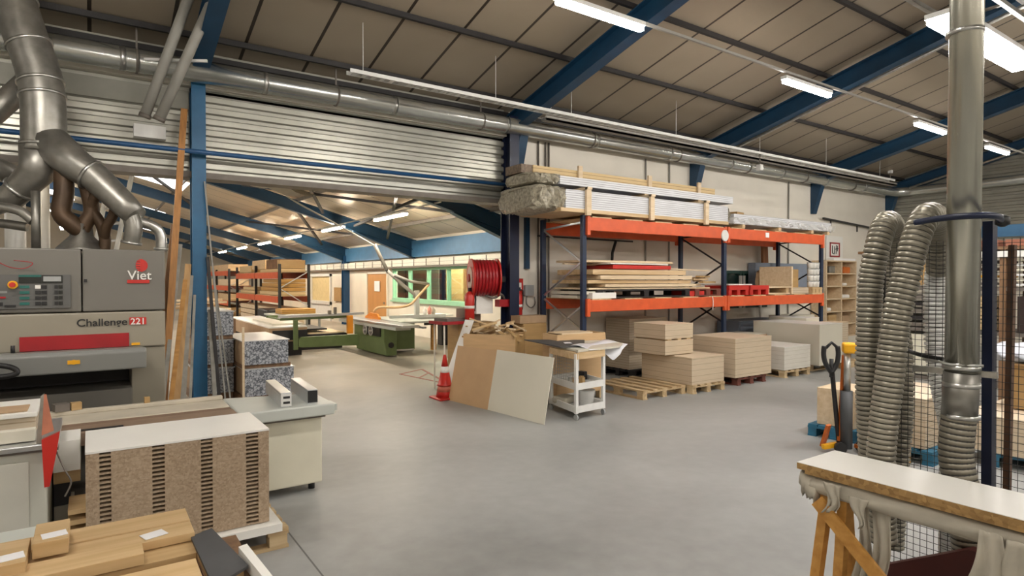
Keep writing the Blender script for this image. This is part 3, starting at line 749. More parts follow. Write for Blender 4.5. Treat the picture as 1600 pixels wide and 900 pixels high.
# -- loads on the lower level, left bay: separate boards stacked crosswise
SH=1.579
def pallet(name,label,x,y,z,L=1.2,Wd=0.8,mat='pallet',rz=0,group=None,cat='pallet'):
    t = thing(name,label,cat,(x,y,z),rz,group)
    for yy in (-Wd/2+.05,0,Wd/2-.05):
        for xx in (-L/2+.07,0,L/2-.07): G().box(xx-.06,xx+.06,yy-.05,yy+.05,0.022,0.1).build('block',mat,t)
    for yy in (-Wd/2+.05,0,Wd/2-.05): G().box(-L/2,L/2,yy-.05,yy+.05,0,0.022).build('bottom_board',mat,t)
    for xx in (-L/2+.07,0,L/2-.07): G().box(xx-.07,xx+.07,-Wd/2,Wd/2,0.1,0.122).build('stringer',mat,t)
    n=5
    for k in range(n):
        yy=-Wd/2+.06+k*(Wd-.12)/(n-1); G().box(-L/2,L/2,yy-.055,yy+.055,0.122,0.144).build('top_board',mat,t)
    return t
pallet('pallet','black pallet under the long boards on the left orange shelf',8.3,8.2,SH,2.4,1.0,'dark')
tag(G().box(9.5,9.95,7.72,8.2,SH,SH+.1).build('plastic_crate','brightred'),'red block beside the black pallet on the left shelf','crate')
bl = [ (6.95,9.75,7.75,8.75,0.03,'palewood','lowest pale board of the pile on the left orange shelf'),
 (7.3,9.7,7.72,8.7,0.05,'palewood','second board from the bottom of the left shelf pile'),
 (6.95,9.62,7.78,8.75,0.06,'pine','third board of the left shelf pile, light brown'),
 (7.2,9.6,7.73,8.7,0.07,'palewood','fourth board of the left shelf pile, pale with a square edge'),
 (7.05,9.45,7.76,8.72,0.09,'pine','thick warm board in the upper part of the left shelf pile'),
 (7.5,9.0,7.74,8.6,0.07,'brightred','bright red board near the top of the left shelf pile'),
 (7.42,8.9,7.72,8.6,0.022,'white','white sheet lying on the bright red board'),
 (7.0,9.3,7.95,8.7,0.04,'palewood','topmost pale board on the left shelf pile'),]
z=SH+0.15
for (a,b,c_,d_,h,m_,lb) in bl:
    tag(G().box(a,b,c_,d_,z,z+h).build('board',m_,bevel=.004),lb,'board','boards piled on the left orange shelf'); z+=h+0.012
tag(G().bar((6.85,8.3,2.18),(10.3,7.9,2.08),0.08,0.02).build('board','palewood'),'long thin slat lying across the left shelf pile, sticking out right','board')
rnd=random.Random(4)
for k in range(9):
    x=9.75+rnd.uniform(0,.65); tag(G().cb((x,7.95+rnd.uniform(-.15,.3),SH+.16+0.028*k),(0.5+rnd.uniform(-.1,.15),0.09,0.035),rnd.uniform(-.5,.5)).build('offcut',rnd.choice(['pine','palewood','oakdark'])),'offcut in the loose heap left of the middle rack upright','offcut','offcuts left of the middle upright')
pallet('pallet','small brown pallet under the loose offcuts on the left shelf',10.05,8.1,SH,0.8,0.8,'palletred')
for k,(a,b,z0) in enumerate(((6.85,7.3,SH-.02+.02),(6.86,7.3,SH+.07))):
    tag(G().box(a,b,7.95-.2*k,8.65,z0,z0+.05).build('board','melamine'),'pale board at the left end of the rack shelf, behind the front upright'+(', upper one' if k else ', lower one'),'board')
g=G(); g.box(6.95,7.5,7.66,7.8,SH,SH+.1); tag(g.build('board','white'),'short white offcut at the front left corner of the left shelf','board')
# right bay
tag(G().path(smoothpath([(10.05,7.6,1.57),(10.06,7.59,1.45),(10.03,7.58,1.3)],4),.008,6).build('strap','whitemetal'),'loose white strap hanging over the lower orange beam','strap')
def crate_red(x,lb):
    t=thing('plastic_crate',lb,'crate',(x,7.95,SH),group='red crates on the right shelf')
    G().box(x-.33,x+.33,7.65,8.25,SH+.11,SH+.2).build('deck','brightred',t,True)
    for xx in (-.28,0,.28): G().box(x+xx-.05,x+xx+.05,7.66,8.24,SH,SH+.11).build('foot','brightred',t,True)
crate_red(10.98,'red plastic pallet just right of the middle upright'); crate_red(11.7,'second red plastic pallet on the right shelf')
tag(G().box(10.7,11.5,7.7,8.4,SH+.21,SH+.23).build('board','white'),'white sheet on the red plastic pallets','board')
tag(G().box(12.05,12.95,7.72,8.6,SH,SH+.03).build('board','palewood'),'lower board beside the red pallets','board')
g=G(); g.box(12.05,12.15,7.72,8.6,SH+.03,SH+.14); g.box(12.8,12.9,7.72,8.6,SH+.03,SH+.14)
tag(g.build('spacer_blocks','pine'),'pair of blocks on the lower board','block')
tag(G().box(12.0,12.98,7.7,8.6,SH+.14,SH+.17).build('board','palewood'),'upper board resting on two blocks','board')
# grey carton with slanted profile
tag(G().prism([(13.05,SH+.02),(13.7,SH+.02),(13.7,SH+.62),(13.35,SH+.62),(13.1,SH+.5),(13.05,SH+.3)],8.56,8.66,'y').build('carton','cardboard'),'brown carton panel standing behind the boards of the right shelf','carton')
t=thing('open_box','open plywood box standing on the right orange shelf','box',(13.0,8.1,SH))
G().box(12.98,13.03,7.7,8.5,SH,SH+.62).build('side_panel','palewood',t,True); G().box(13.03,13.7,8.42,8.5,SH+.12,SH+.6).build('back_panel','ply',t,True)
G().box(13.03,13.72,7.72,8.42,SH+.0,SH+.14).build('bottom_panel','stackpale2',t,True); G().box(13.04,13.6,7.9,8.42,SH+.14,SH+.56).build('inner_board','ply',t,True)
pallet('pallet','small pale pallet at the right end of the orange shelf',13.98,8.0,SH,0.44,0.7,'pine')
for k in range(12):
    i,j=k%3,k//3
    t=thing('paint_tub','white tub in the stack at the right end of the shelf','tub',(13.85+0.14*i-.02,7.75,SH+.15+0.145*j),group='white tubs at the right end of the shelf')
    G().lathe((0,0,0),[(0.058,0),(0.065,0.10),(0.068,0.12)],12).build('body','white',t); G().cyl((0,0,0.12),(0,0,0.138),0.07,12).build('lid','greymetal',t)
# brown column board and cabinets behind the rack
tag(G().bar((14.0,8.97,1.3),(13.92,9.0,2.95),0.22,0.06,up=(0,1,0)).build('plank',wood('reddish_upright_plank',(0.2,0.08,0.03),(0.3,0.13,0.05),'z')),'reddish brown plank standing upright behind the right shelf','plank')
for x0,x1,z0,z1,m_,lb in ((10.85,12.15,0,0.62,'greymetal','low grey cabinet under the orange shelf, left of the others'),(12.2,13.05,0,0.95,plain('slate_blue_panel',(0.17,0.20,0.25),.5),'slate grey cabinet under the right orange shelf'),
    (13.08,14.05,0,0.95,plain('slate_blue_panel2',(0.16,0.19,0.24),.5),'second slate grey cabinet under the right orange shelf'),(14.3,15.4,0,1.0,'melamine','pale cabinet right of the rack end')):
    t=thing('cabinet',lb,'cabinet',((x0+x1)/2,8.8,0)); G().box(x0,x1,8.5,9.1,z0+.05,z1).build('body',m_,t,True,bevel=.01)
    G().box(x0+.03,x1-.03,8.48,8.5,z0+.1,z1-.04).build('door',m_,t,True); G().box(x0+.03,x1-.03,8.55,9.05,z0,z0+.05).build('plinth','black',t,True)
t=thing('cabinet','blue grey locker behind the rack at window height','cabinet',(15,9,1.4))
G().box(13.5,15.9,8.95,9.15,1.35,2.32).build('body',plain('blue_grey_door',(0.22,0.26,0.33),.5),t,True)
# black bracket hook rail on the wall
t=thing('wall_rail','thin dark rail fixed on the wall above the left shelf','rail',(8,9.15,2.75))
G().bar((6.9,9.12,2.72),(9.4,9.12,2.7),0.03,0.03).build('bar','dark',t,True); G().path([(8.9,9.1,2.7),(8.8,9.1,2.45),(8.78,9.1,2.1)],0.03,8).build('drop_leg','dark',t,True)
t=thing('wall_rail','dark rail with short hooks high on the right part of the back wall','rail',(18,9.15,3.3))
G().bar((16.9,9.1,3.62),(20.3,9.1,3.45),0.05,0.05).build('bar','dark',t,True)
for x in (17.3,18.8,19.6): G().bar((x,9.1,3.6-(x-16.9)*.05),(x,9.1,3.42-(x-16.9)*.05),0.03,0.03).build('hook','dark',t,True)
for x in (6.95,7.12,7.2,9.85,10.6,15.3): tag(G().path([(x,9.17,0),(x,9.17,4.5)],0.018,8).build('conduit','dark2' if x<9 else 'pvc'),'thin vertical conduit running up the white back wall','pipe','vertical conduits on the back wall')
tag(G().bar((6.68,9.165,2.1),(6.68,9.165,3.05),0.09,0.07,up=(0,1,0)).build('bracket_post','blue'),'short blue post on the wall left of the rack','post')
# cubby shelf
t=thing('cubby_shelf','tall pale wooden pigeonhole shelf against the back wall past the rack','shelf',(17.35,9.0,0))
for x in (16.45,17.25,18.05): G().box(x-.02,x+.02,8.75,9.17,0.3,2.42).build('upright_panel','palewood',t,True)
for k in range(7): G().box(16.45,18.05,8.75,9.17,0.3+k*.35,0.33+k*.35).build('shelf_board','palewood',t,True)
G().box(16.45,18.05,9.155,9.17,0.3,2.4).build('back_panel','oakdark',t,True)
for (x,k,m_,lb,w_,h_) in ((17.65,5,'orangepaint','orange machine in the upper right pigeonhole',.35,.18),(16.85,5,'galv_dark','grey tool in the upper left pigeonhole',.3,.2),(17.55,4,'white','white parts in the right pigeonhole, second row',.2,.08),(17.6,3,'white','white bag in the right pigeonhole, third row',.4,.1),(16.7,2,'white','small white box low in the left pigeonhole',.2,.1),(17.3+.3,1,'cardboard','brown carton low in the right pigeonhole',.4,.2),(16.9,1,'oakdark','brown carton low in the left pigeonhole',.4,.25)):
    t=tag(G().box(x-w_/2,x+w_/2,8.8,9.05,0.33+k*.35,0.33+k*.35+h_).build('stored_item',m_,bevel=.03),lb,'item')
t=thing('notice','white notice with a red frame on the wall above the pigeonhole shelf','notice',(17.65,9.18,2.75))
G().box(17.2,18.1,9.165,9.18,2.46,3.15).build('backing','white',t,True)
g=G(); 
for a in ((17.38,17.42,2.55,2.97),(17.88,17.92,2.55,2.97),(17.38,17.92,2.55,2.59),(17.38,17.92,2.93,2.97)): g.box(a[0],a[1],9.15,9.165,a[2],a[3])
g.build('frame','red',t,True)
g=G(); 
for (a,b) in (((17.52,2.66),(17.52,2.88)),((17.52,2.66),(17.62,2.64)),((17.62,2.64),(17.64,2.86)),((17.74,2.9),(17.72,2.64)),((17.8,2.72),(17.8,2.88)),((17.68,2.78),(17.84,2.8))): g.bar((a[0],9.16,a[1]),(b[0],9.16,b[1]),0.025,0.01,up=(0,1,0))
g.build('writing','black',t,True)
tag(G().box(17.0,18.2,8.85,9.05,2.43,2.5).build('paper_roll','paper'),'white rolled sheets lying on the pigeonhole shelf','paper')

# ================================================================== PANEL STACKS AND PALLETS ON THE FLOOR
def pack(name,label,x0,x1,y0,y1,z0,z1,mat='stackpale',top='stacktop',group='panel packs on the floor'):
    t=thing(name,label,'panel stack',((x0+x1)/2,(y0+y1)/2,z0),group=group)
    G().box(x0,x1,y0,y1,z0,z1-.012).build('sheets',mat,t,True,bevel=.003)
    G().box(x0-.004,x1+.004,y0-.004,y1+.004,z1-.012,z1).build('cover_sheet',top,t,True)
    return t
pallet('pallet','empty pale wooden pallet lying on the floor beside the white trolley',7.66,7.3,0,1.2,1.02,'pallet',rz=math.radians(90))
pallet('pallet','wooden pallet under the two-level panel stack',8.62,7.15,0,1.15,0.85,'pallet',rz=math.radians(90))
pack('panel_stack','lower wide pack of the two-level panel stack beside the empty pallet',8.2,9.05,6.6,7.72,.144,.60)
pack('panel_stack','middle pack of the two-level panel stack, set back',8.0,8.72,7.0,7.72,.615,.86)
pack('panel_stack','topmost pack of the two-level panel stack',8.0,8.72,7.0,7.72,.885,1.14)
g=G()
for x in (8.05,8.3,8.55): g.box(x,x+.1,6.99,7.72,.862,.884)
tag(g.build('spacer_battens','pine_y'),'thin battens between the two upper packs','batten')
pallet('pallet','pallet under the tall panel block behind the two-level stack',9.15,8.76,0,1.1,0.8,'dark')
pack('panel_stack','tall square panel block standing left behind the two-level stack',8.63,9.7,8.5-.05,9.1,.144,1.13,'stackpale2')
pallet('pallet','red brown pallet under the middle panel stack',9.95,7.15,0,1.0,0.86,'palletred',rz=math.radians(90))
pack('panel_stack','wide pale panel stack on a red brown pallet, third from left',9.4,10.5,6.62,7.6,.15,.85)
pallet('pallet','pale pallet under the low white-edged stack',11.45,7.15,0,1.0,0.9,'pallet',rz=math.radians(90))
pack('panel_stack','low stack with white sheets on top, right of the red brown pallet',10.98,11.9,6.65,7.6,.15,.6,'stackwhite','white')
pallet('pallet','brown pallet under the long white cabinet stack',12.9,7.4,0,1.3,1.1,'pallet')
pack('panel_stack','big white-fronted panel stack under the right end of the rack',12.15,13.05,6.6,8.1,.15,.99,'melamine','white')
pack('panel_stack','low white board pack behind the big white-fronted one',13.06,13.6,7.4,8.3,.15,1.05,'melamine','white')
pack('panel_stack','beige panel block right behind the big white stack',13.3,14.1,7.0,7.39,.05,.95,'stackpale2','palewood')
pack('panel_stack','grey-beige block between the low white-edged stack and the big white one',11.25,12.05,7.7,8.35,.0,.74,'cardboard','melamine')
pallet('pallet','end of a pallet showing right of the big white stack',13.6,6.9,0,.8,.5,'pallet')

# ================================================================== MIDDLE OF THE FLOOR
# leaning panels
def lean(name,label,b0,b1,d,z,th,mat,cat='panel',group=None):
    """board with its foot on the line b0-b1, top moved by vector d and height z"""
    b0=Vector(b0);b1=Vector(b1);d=Vector((d[0],d[1],z)); n=(b1-b0).cross(d).normalized()*th
    P=[b0,b1,b1+d,b0+d]; P=P+[p+n for p in P]
    return tag(G()._add(P,[(0,1,2,3),(7,6,5,4),(0,4,5,1),(1,5,6,2),(2,6,7,3),(3,7,4,0)]).build(name,mat),label,cat,group)
lean('panel','tan fibreboard panel leaning at the left, beside the cone',(4.64,8.46,0),(4.77,7.40,0),(.18,.02),.85,-.02,'brownboard')
lean('panel','large pale laminate panel leaning beside the white trolley',(4.77,7.50,0.0),(4.88,6.30,0),(.18,.02),.865,.012,'melamine')
lean('panel','narrow white sheet leaning behind the tan panel, taller than it',(4.76,9.0,0),(4.80,8.80,0),(.50,.0),1.22,-.02,'white')
# cone
t=thing('traffic_cone','red and white traffic cone standing beside the leaning tan panel','cone',(4.66,8.62,0))
g=G(); g.box(-.19,.19,-.19,.19,0,.035); g.build('base','brightred',t,bevel=.015)
G().lathe((0,0,0),[(.145,.03),(.125,.12),(.122,.13)],24).build('lower_cone','brightred',t)
G().lathe((0,0,0),[(.127,.12),(.105,.22)],24).build('lower_band',plain('faded_red_band',(.6,.16,.1),.4),t)
G().lathe((0,0,0),[(.132,.215),(.108,.235),(.072,.42)],24).build('middle_cone','brightred',t)
G().lathe((0,0,0),[(.075,.40),(.055,.52)],24).build('white_band','white',t)
G().lathe((0,0,0),[(.056,.515),(.025,.68),(.02,.70)],24).build('tip','brightred',t)
# tape triangle on the floor
P=[(5.12,11.35),(5.36,9.75),(5.78,11.7)]
t=thing('floor_marking','worn red tape triangle on the floor behind the cone','floor marking',(5.4,10.9,0))
for i in range(3):
    a,b=P[i],P[(i+1)%3]; G().bar((a[0],a[1],.002),(b[0],b[1],.002),.05,.004).build('tape_strip','redtape',t,True)
G().bar((5.22,10.7,.0025),(5.7,11.2,.0025),.04,.004).build('tape_strip','redtape',t,True)
# white trolley
t=thing('trolley','white metal trolley with two shelves and wire mesh sides, panels lying on it','trolley',(5.66,6.62,0))
F=[(5.38,6.25),(5.93,6.31),(5.53,6.98),(6.08,7.04)]
for x,y in F: G().bar((x,y,.09),(x,y,.90),.045,.045,up=(0,1,0)).build('leg','whitemetal',t,True,bevel=.004)
for z in (.11,.42):
    o=G(); P=[(5.37,6.24),(5.94,6.30),(6.09,7.05),(5.52,6.99)]
    o.prism(P,z,z+.02,'z'); o.build('shelf','whitemetal',t,True)
    g=G()
    for i in range(4):
        a,b=P[i],P[(i+1)%4]; g.bar((a[0],a[1],z+.035),(b[0],b[1],z+.035),.02,.09)
    g.build('shelf_rim','whitemetal',t,True)
g=G(); P=[(5.37,6.24),(5.94,6.30),(6.09,7.05),(5.52,6.99)]
for i in range(4):
    a,b=P[i],P[(i+1)%4]; g.bar((a[0],a[1],.87),(b[0],b[1],.87),.03,.09)
g.build('top_frame','pine',t,True)
def wiremesh(t,a,b,z0,z1,nx,nz,r=.0035,mat='whitemetal',name='wire_mesh'):
    g=G(); a=Vector((a[0],a[1],0)); b=Vector((b[0],b[1],0))
    for i in range(nx+1):
        p=a.lerp(b,i/nx); g.bar((p.x,p.y,z0),(p.x,p.y,z1),2*r,2*r,up=(0,1,0))
    for k in range(nz+1):
        z=z0+(z1-z0)*k/nz; g.bar((a.x,a.y,z),(b.x,b.y,z),2*r,2*r)
    return g.build(name,mat,t,True)
wiremesh(t,(5.40,6.30),(5.52,6.93),.46,.84,10,8,.002,mat='pvc')
wiremesh(t,(5.57,6.99),(6.04,7.03),.46,.84,10,8,.002,mat='pvc')
for x,y in F:
    w=G().cyl((x-.012,y,.04),(x+.012,y,.04),.04,14).build('caster','greymetal',t,True); G().box(x-.02,x+.02,y-.02,y+.02,.06,.1).build('caster_fork','galv_dark',w,True) if 0 else None
tag(G().prism([(5.44,6.28),(6.28,6.36),(6.62,6.62),(6.6,7.18),(5.62,7.22)],.915,.945,'z').build('panel','melamine'),'pale panel lying on top of the white trolley','panel')
tag(G().prism([(5.40,6.60),(5.75,6.5),(6.35,7.18),(5.60,7.75)],.947,.962,'z').build('panel','darkgrey'),'dark grey sheet lying on the trolley top','panel')
tag(G().prism([(5.72,6.9),(5.83,6.86),(5.9,7.0),(5.8,7.03)],.963,.966,'z').build('label','paper'),'white sticker on the dark grey sheet','label')
# film draping off the table
g=G();P=[];n=14;m=6; rnd=random.Random(3)
for i in range(n+1):
    f=i/n
    for j in range(m+1):
        q=j/m; x=5.62+f*1.02; yy=6.36+.30*f+ (1-q)*.16 - 0.16*q*0.6
        drop=(max(0,q-.35)**1.1)*(.34*math.exp(-((f-.60)/.26)**2)+.03)
        P.append((x+.02*rnd.random(), yy+.15*(1-q)-.02*rnd.random(), .962-drop+.012*math.sin(9*f+4*q)))
g._add(P,[(i*(m+1)+j,(i+1)*(m+1)+j,(i+1)*(m+1)+j+1,i*(m+1)+j+1) for i in range(n) for j in range(m)],True)
o=g.build('plastic_sheet',film('white_protective_film',(.86,.87,.92),.9,.3),fix=False); tag(o,'crumpled white film hanging over the right corner of the trolley top','film')
md=o.modifiers.new('thick','SOLIDIFY'); md.thickness=.003
t=thing('bucket','white bucket on the lower shelf of the trolley','bucket',(5.78,6.5,.13))
G().lathe((0,0,0),[(.10,0),(.125,.2),(.13,.21)],24).build('body','whitemetal',t); G().path([(-.125,0,.2),(-.09,0,.26),(0,0,.28),(.09,0,.26),(.125,0,.2)],.004,6).build('handle','galv',t)
tag(G().cb((5.62,6.78,.18),(.3,.25,.1),.3).build('folded_cloth','cloth',bevel=.03),'grey cloth bundle on the lower trolley shelf','cloth')
for k,(x,y) in enumerate(((5.62,6.55),(5.72,6.52),(5.78,6.6))):
    tag(G().cb((x,y,.48),(.07,.06,.08),.3*k).build('wood_block','oakdark'),'small wooden block on the middle trolley shelf','block','blocks on the trolley shelf')
tag(G().cb((5.93,6.75,.5),(.08,.12,.12),.2).build('battery_tool','black',bevel=.01),'black tool on the middle trolley shelf','tool')
# scrap crates
def crate(name,label,c,L,Wd,z,rz,ma,mb,th=.02,z0=0.12):
    t=thing(name,label,'crate',(c[0],c[1],0),rz)
    G().box(-L/2,L/2,-Wd/2,-Wd/2+th,z0,z).build('side_panel',ma,t); G().box(-L/2,L/2,Wd/2-th,Wd/2,z0,z).build('side_panel',ma,t)
    G().box(-L/2,-L/2+th,-Wd/2+th,Wd/2-th,z0,z).build('end_panel',mb,t); G().box(L/2-th,L/2,-Wd/2+th,Wd/2-th,z0,z).build('end_panel',mb,t)
    G().box(-L/2+th,L/2-th,-Wd/2+th,Wd/2-th,z0,z0+.02).build('bottom_panel',ma,t)
    for sx in (-1,1):
        for sy in (-1,1): G().box(sx*(L/2-.06)-.05,sx*(L/2-.06)+.05,sy*(Wd/2-.06)-.05,sy*(Wd/2-.06)+.05,0,z0).build('foot','pallet',t)
    return t
rzc=math.radians(-50)
crate('scrap_crate','plywood crate full of timber offcuts behind the leaning panels',(5.80,8.78-.45+.35,),.85,.85,1.0,math.radians(-48),'ply','plylight') if 0 else None
c=(5.62,8.62)
crate('scrap_crate','plywood crate full of timber offcuts behind the leaning panels',c,.9,.62,1.0,math.radians(-52),'plylight','ply')
rnd=random.Random(11)
ang=math.radians(-52)
for k in range(34):
    u=rnd.uniform(-.40,.40); v=rnd.uniform(-.26,.26); z=.9+rnd.uniform(0.0,.2)+ .05*(k%3)*(1-abs(u))
    x=c[0]+u*math.cos(ang)-v*math.sin(ang); y=c[1]+u*math.sin(ang)+v*math.cos(ang)
    L=rnd.uniform(.2,.5)
    tag(G().cb((x,y,z),(L,rnd.uniform(.025,.06),rnd.uniform(.018,.035)),rnd.uniform(-1.4,1.4),0,rnd.uniform(-.35,.35)).build('offcut',rnd.choice(['pine','palewood','palewood','oak','oakdark'])),'timber offcut in the heap on the plywood crate','offcut','offcuts heaped on the plywood crate')
crate('scrap_crate','lower pale crate between the offcut crate and the tall panel block',(6.38,7.46),.95,.40,1.05,math.radians(-4),'plylight','plylight')
tag(G().cb((6.3,7.46,1.061),(.6,.38,.02),-.07).build('board','palewood'),'board lying on the lower pale crate','board')
tag(G().cb((6.40,8.72,1.205),(.58,.28,.13),0).build('carton','cardboard'),'long brown carton behind the offcut heap','carton')
tag(G().cb((5.62,9.5,1.26),(.34,.28,.24),.1).build('carton',plain('grey_brown_carton',(.27,.2,.16),.8)),'square grey brown carton under the hose reel','carton')
tag(G().box(6.17,6.68,8.56,8.88,0,1.135).build('storage_crate','ply',bevel=.01),'tall plywood box in front of the dark column carrying a long carton','box')
tag(G().box(5.3,6.08,9.3,9.7,0,1.135).build('storage_crate','ply',bevel=.01),'tall plywood box under the hose reel carrying a square carton','box')
t=thing('workbench','red-edged bench behind the leaning white sheet','bench',(5.2,9.1,0))
G().cb((5.15,9.35,1.16),(.55,.5,.05)).build('top','red',t,True)
for sx in (-.2,.2):
    for sy in (-.18,.18): G().bar((5.15+sx,9.35+sy,0),(5.15+sx,9.35+sy,1.12),.022,.022,up=(0,1,0)).build('leg','cream',t,True)
tag(G().cb((5.15,9.35,1.21),(.4,.35,.05),.2).build('board','dark2'),'dark board on the red-edged bench','board')
# fire hose reel & friends on the column
t=thing('hose_reel','big red fire hose reel mounted on the dark column','hose reel',(5.95,9.2,1.95))
cx,cy,cz=5.68,9.15,1.93; ax=Vector((1,-.35,0)).normalized()
def along(f): return Vector((cx,cy,cz))+ax*f
G().cyl(along(-.20),along(-.17),.34,36).build('flange','brightred',t,True)
G().cyl(along(-.215),along(-.20),.20,30).build('hub_plate','palewood' if 0 else plain('pale_hub',(.62,.45,.38),.5),t,True)
G().cyl(along(-.24),along(-.215),.07,20).build('hub','red',t,True)
g=G()
for k in range(7):
    f=-.14+.058*k; g.lathe((0,0,0),[(.29,0)],3) if 0 else None
    P=[]; 
    o0=len(g.v)
    c0=along(f); a_,b_=g._frame(ax,(0,0,1)); n1,n2=28,8
    for i in range(n1):
        t1=2*PI*i/n1; rd=a_*math.cos(t1)+b_*math.sin(t1)
        for j in range(n2):
            t2=2*PI*j/n2; P.append(c0+rd*(.295+.032*math.cos(t2))+ax*(.032*math.sin(t2)))
    g._add(P,[(i*n2+j,((i+1)%n1)*n2+j,((i+1)%n1)*n2+(j+1)%n2,i*n2+(j+1)%n2) for i in range(n1) for j in range(n2)],True)
g.cyl(along(-.17),along(.26),.27,30)
g.build('coiled_hose','red',t,True)
G().cyl(along(.26),along(.29),.34,36).build('flange','brightred',t,True)
G().bar(along(.28),(6.11,9.05,1.9),.08,.1).build('bracket','dark',t,True)
G().box(5.56,5.9,9.12,9.3,1.30,1.62).build('valve_board','white',t,True)
g=G(); g.path(smoothpath([(5.7,9.05,1.63),(5.85,9.0,1.58),(6.0,9.0,1.64),(6.1,9.05,1.55)],5),.022,8); g.build('loose_hose','dark2',t,True)
def ext(x,y,z,lb):
    t=thing('fire_extinguisher',lb,'fire extinguisher',(x,y,z),group='fire extinguishers')
    G().lathe((0,0,0),[(.06,0),(.085,.02),(.085,.42),(.06,.47),(.025,.5)],20).build('cylinder','brightred',t)
    G().box(-.02,.05,-.02,.02,.5,.56).build('valve','black',t); G().path([(.04,0,.53),(.11,0,.5),(.12,0,.35),(.1,0,.15)],.012,8).build('hose','black',t)
    G().lathe((0,0,0),[(.0865,.20),(.0865,.25)],20).build('label','white',t)
    return t
ext(5.42,9.12,1.2,'red fire extinguisher left of the hose reel'); ext(6.43,9.1,1.2,'red fire extinguisher on the right of the dark column')
t=thing('hose_box','open red metal box under the hose reel','box',(6.05,9.05,1.5))
G().box(5.93,6.25,8.95,9.1,1.42,1.55).build('box_body','red',t,True)
tag(G().box(6.38,6.58,9.14,9.19,1.62,1.92).build('fire_sign','brightred'),'small red fire sign on the white wall','sign')
tag(G().cb((6.47,9.12,1.78),(.1,.02,.13)).build('sign_emblem','white'),'white emblem on the small red fire sign','emblem')
tag(G().box(6.62,6.82,9.12,9.19,1.60,1.80).build('switch_box','greymetal',bevel=.01),'grey switch box on the white wall beside the red sign','switch')
tag(G().path(smoothpath([(6.65,9.13,1.6),(6.63,9.1,1.45),(6.72,9.08,1.38),(6.82,9.1,1.45),(6.83,9.13,1.58)],5),.012,8).build('cable','dark2'),'black cable looping under the grey switch box','cable')

# ================================================================== FAR HALL THINGS
def far_rack(name,label,x0,x1,ys,zb,ztop,mat='orange'):
    rk=thing(name,label,'rack',((x0+x1)/2,(ys[0]+ys[-1])/2,0))
    for y in ys:
        for x in (x0,x1): G().bar((x,y,0),(x,y,ztop),.09,.08,up=(0,1,0)).build('upright','dark',rk,True)
        if y not in (ys[0],ys[-1]): continue
        g=G()
        zs_=[.3,.95,1.6,2.2]
        for k in range(3): g.bar((x0 if k%2==0 else x1,y,zs_[k]),(x1 if k%2==0 else x0,y,zs_[k+1]),.03,.03)
        g.build('diagonal_brace','alu',rk,True)
    for z in zb:
        for x in (x0-.03,x1+.03):
            for i in range(len(ys)-1): G().box(x-.025,x+.025,ys[i]+.04,ys[i+1]-.04,z-.11,z+.11).build('beam','orange',rk,True)
        G().box(x0-.02,x1+.02,ys[0]+.06,ys[-1]-.06,z+.112,z+.13).build('shelf_board','pine_y',rk,True)
    return rk
far_rack('pallet_rack','orange and black pallet rack full of timber in the far hall',5.42,6.42,[22,25.65,29.4],[1.2,2.05],2.45)
far_rack('pallet_rack','second smaller timber rack farther back in the far hall, left of the first',5.3,6.3,[30.6,34,37.5],[.8,1.5,2.2],2.4)
rnd=random.Random(21)
def tstack(y0,y1,z,h,m_,lb,x0=5.48,x1=6.36,grp=None): return tag(G().box(x0,x1,y0,y1,z,z+h).build('timber_stack',m_,bevel=.01),lb,'timber',grp)
lab=['lowest','second','third','fourth','fifth']
for k in range(4): tstack(22.15,25.3-.2*k,1.34+.15*k,.135,'timberwarm' if k else 'timber',lab[k]+' yellow board pack on the near bay of the timber rack',grp='board packs in the near rack bay')
for k in range(2): tstack(26,29.0-.6*k,1.34+.14*k,.12,'timber',lab[k]+' board pack on the far bay of the timber rack')
tstack(22.2,25.2,2.19,.10,'timber','thin pale pack on the top shelf of the near rack bay')
tstack(22.6,24.2,2.30,.34,plain('dark_brown_boxes',(.16,.075,.03),.7,var=.3),'dark brown crate on the top shelf of the timber rack')
tstack(22.2,22.58,2.30,.30,'ply','amber crate at the near end of the top rack shelf')
tstack(24.4,26.6,2.30,.36,'pine','pale board heap on the top shelf, middle of the rack')
tstack(26.8,29.2,2.2,.28,'timber','pale board heap on the top shelf, far end of the rack')
for k in range(4): tstack(22.3+.1*k,29,.10+.20*k,.17,'palewood',lab[k]+' pale board pack on the floor under the timber rack',grp='packs under the rack') if k<4 else None
for k in range(5): tstack(30.8+rnd.uniform(0,.4),37,[.3,.93,1.63,2.33,.0][k],.3,rnd.choice(['palewood','pine','oakdark']),['board heap low in','board heap on the first shelf of','board heap on the second shelf of','board heap on the top of','board heap under'][k]+' the farther small rack',5.36,6.24)
tag(G().box(4.6,5.25,20.2,21.6,0,.95).build('cart','black',bevel=.05),'black cart in front of the timber rack','cart') 
# big sheet stacks left of the saw
t=thing('sheet_stack','long brown-edged stack of large sheets with white sheets on top, left of the green saw','sheet stack',(4.1,17.8,0))
G().box(3.55,4.45,15.4,20.6,.38,.72).build('sheets','cardboard',t,True); G().box(3.62,4.45,15.385,15.40,.42,.66).build('shaded_end','black',t,True); G().box(3.55,4.45,15.4,20.6,.72,.75).build('top_sheet','white',t,True)  # black slab paints in the shade of the open sheet end
for y in (15.8,17.9,20.1): G().box(3.6,4.4,y-.1,y+.1,0,.38).build('bearer','dark',t,True)
tag(G().box(3.75,4.5,15.9,18.2,.752,.80).build('sheet','melamine'),'pale board lying on the long sheet stack','board')
t=thing('sheet_stack','low dark stack of boards between the sheet stack and the green outrigger','sheet stack',(5,17.6,0))
G().box(4.55,5.9,16.6,18.6,.28,.42).build('dark_boards','dark',t,True); G().box(4.6,5.85,16.7,18.5,.42,.45).build('pale_board','palewood',t,True); G().box(4.6,5.4,16.8,18.4,.52,.56).build('dark_board','black',t,True)
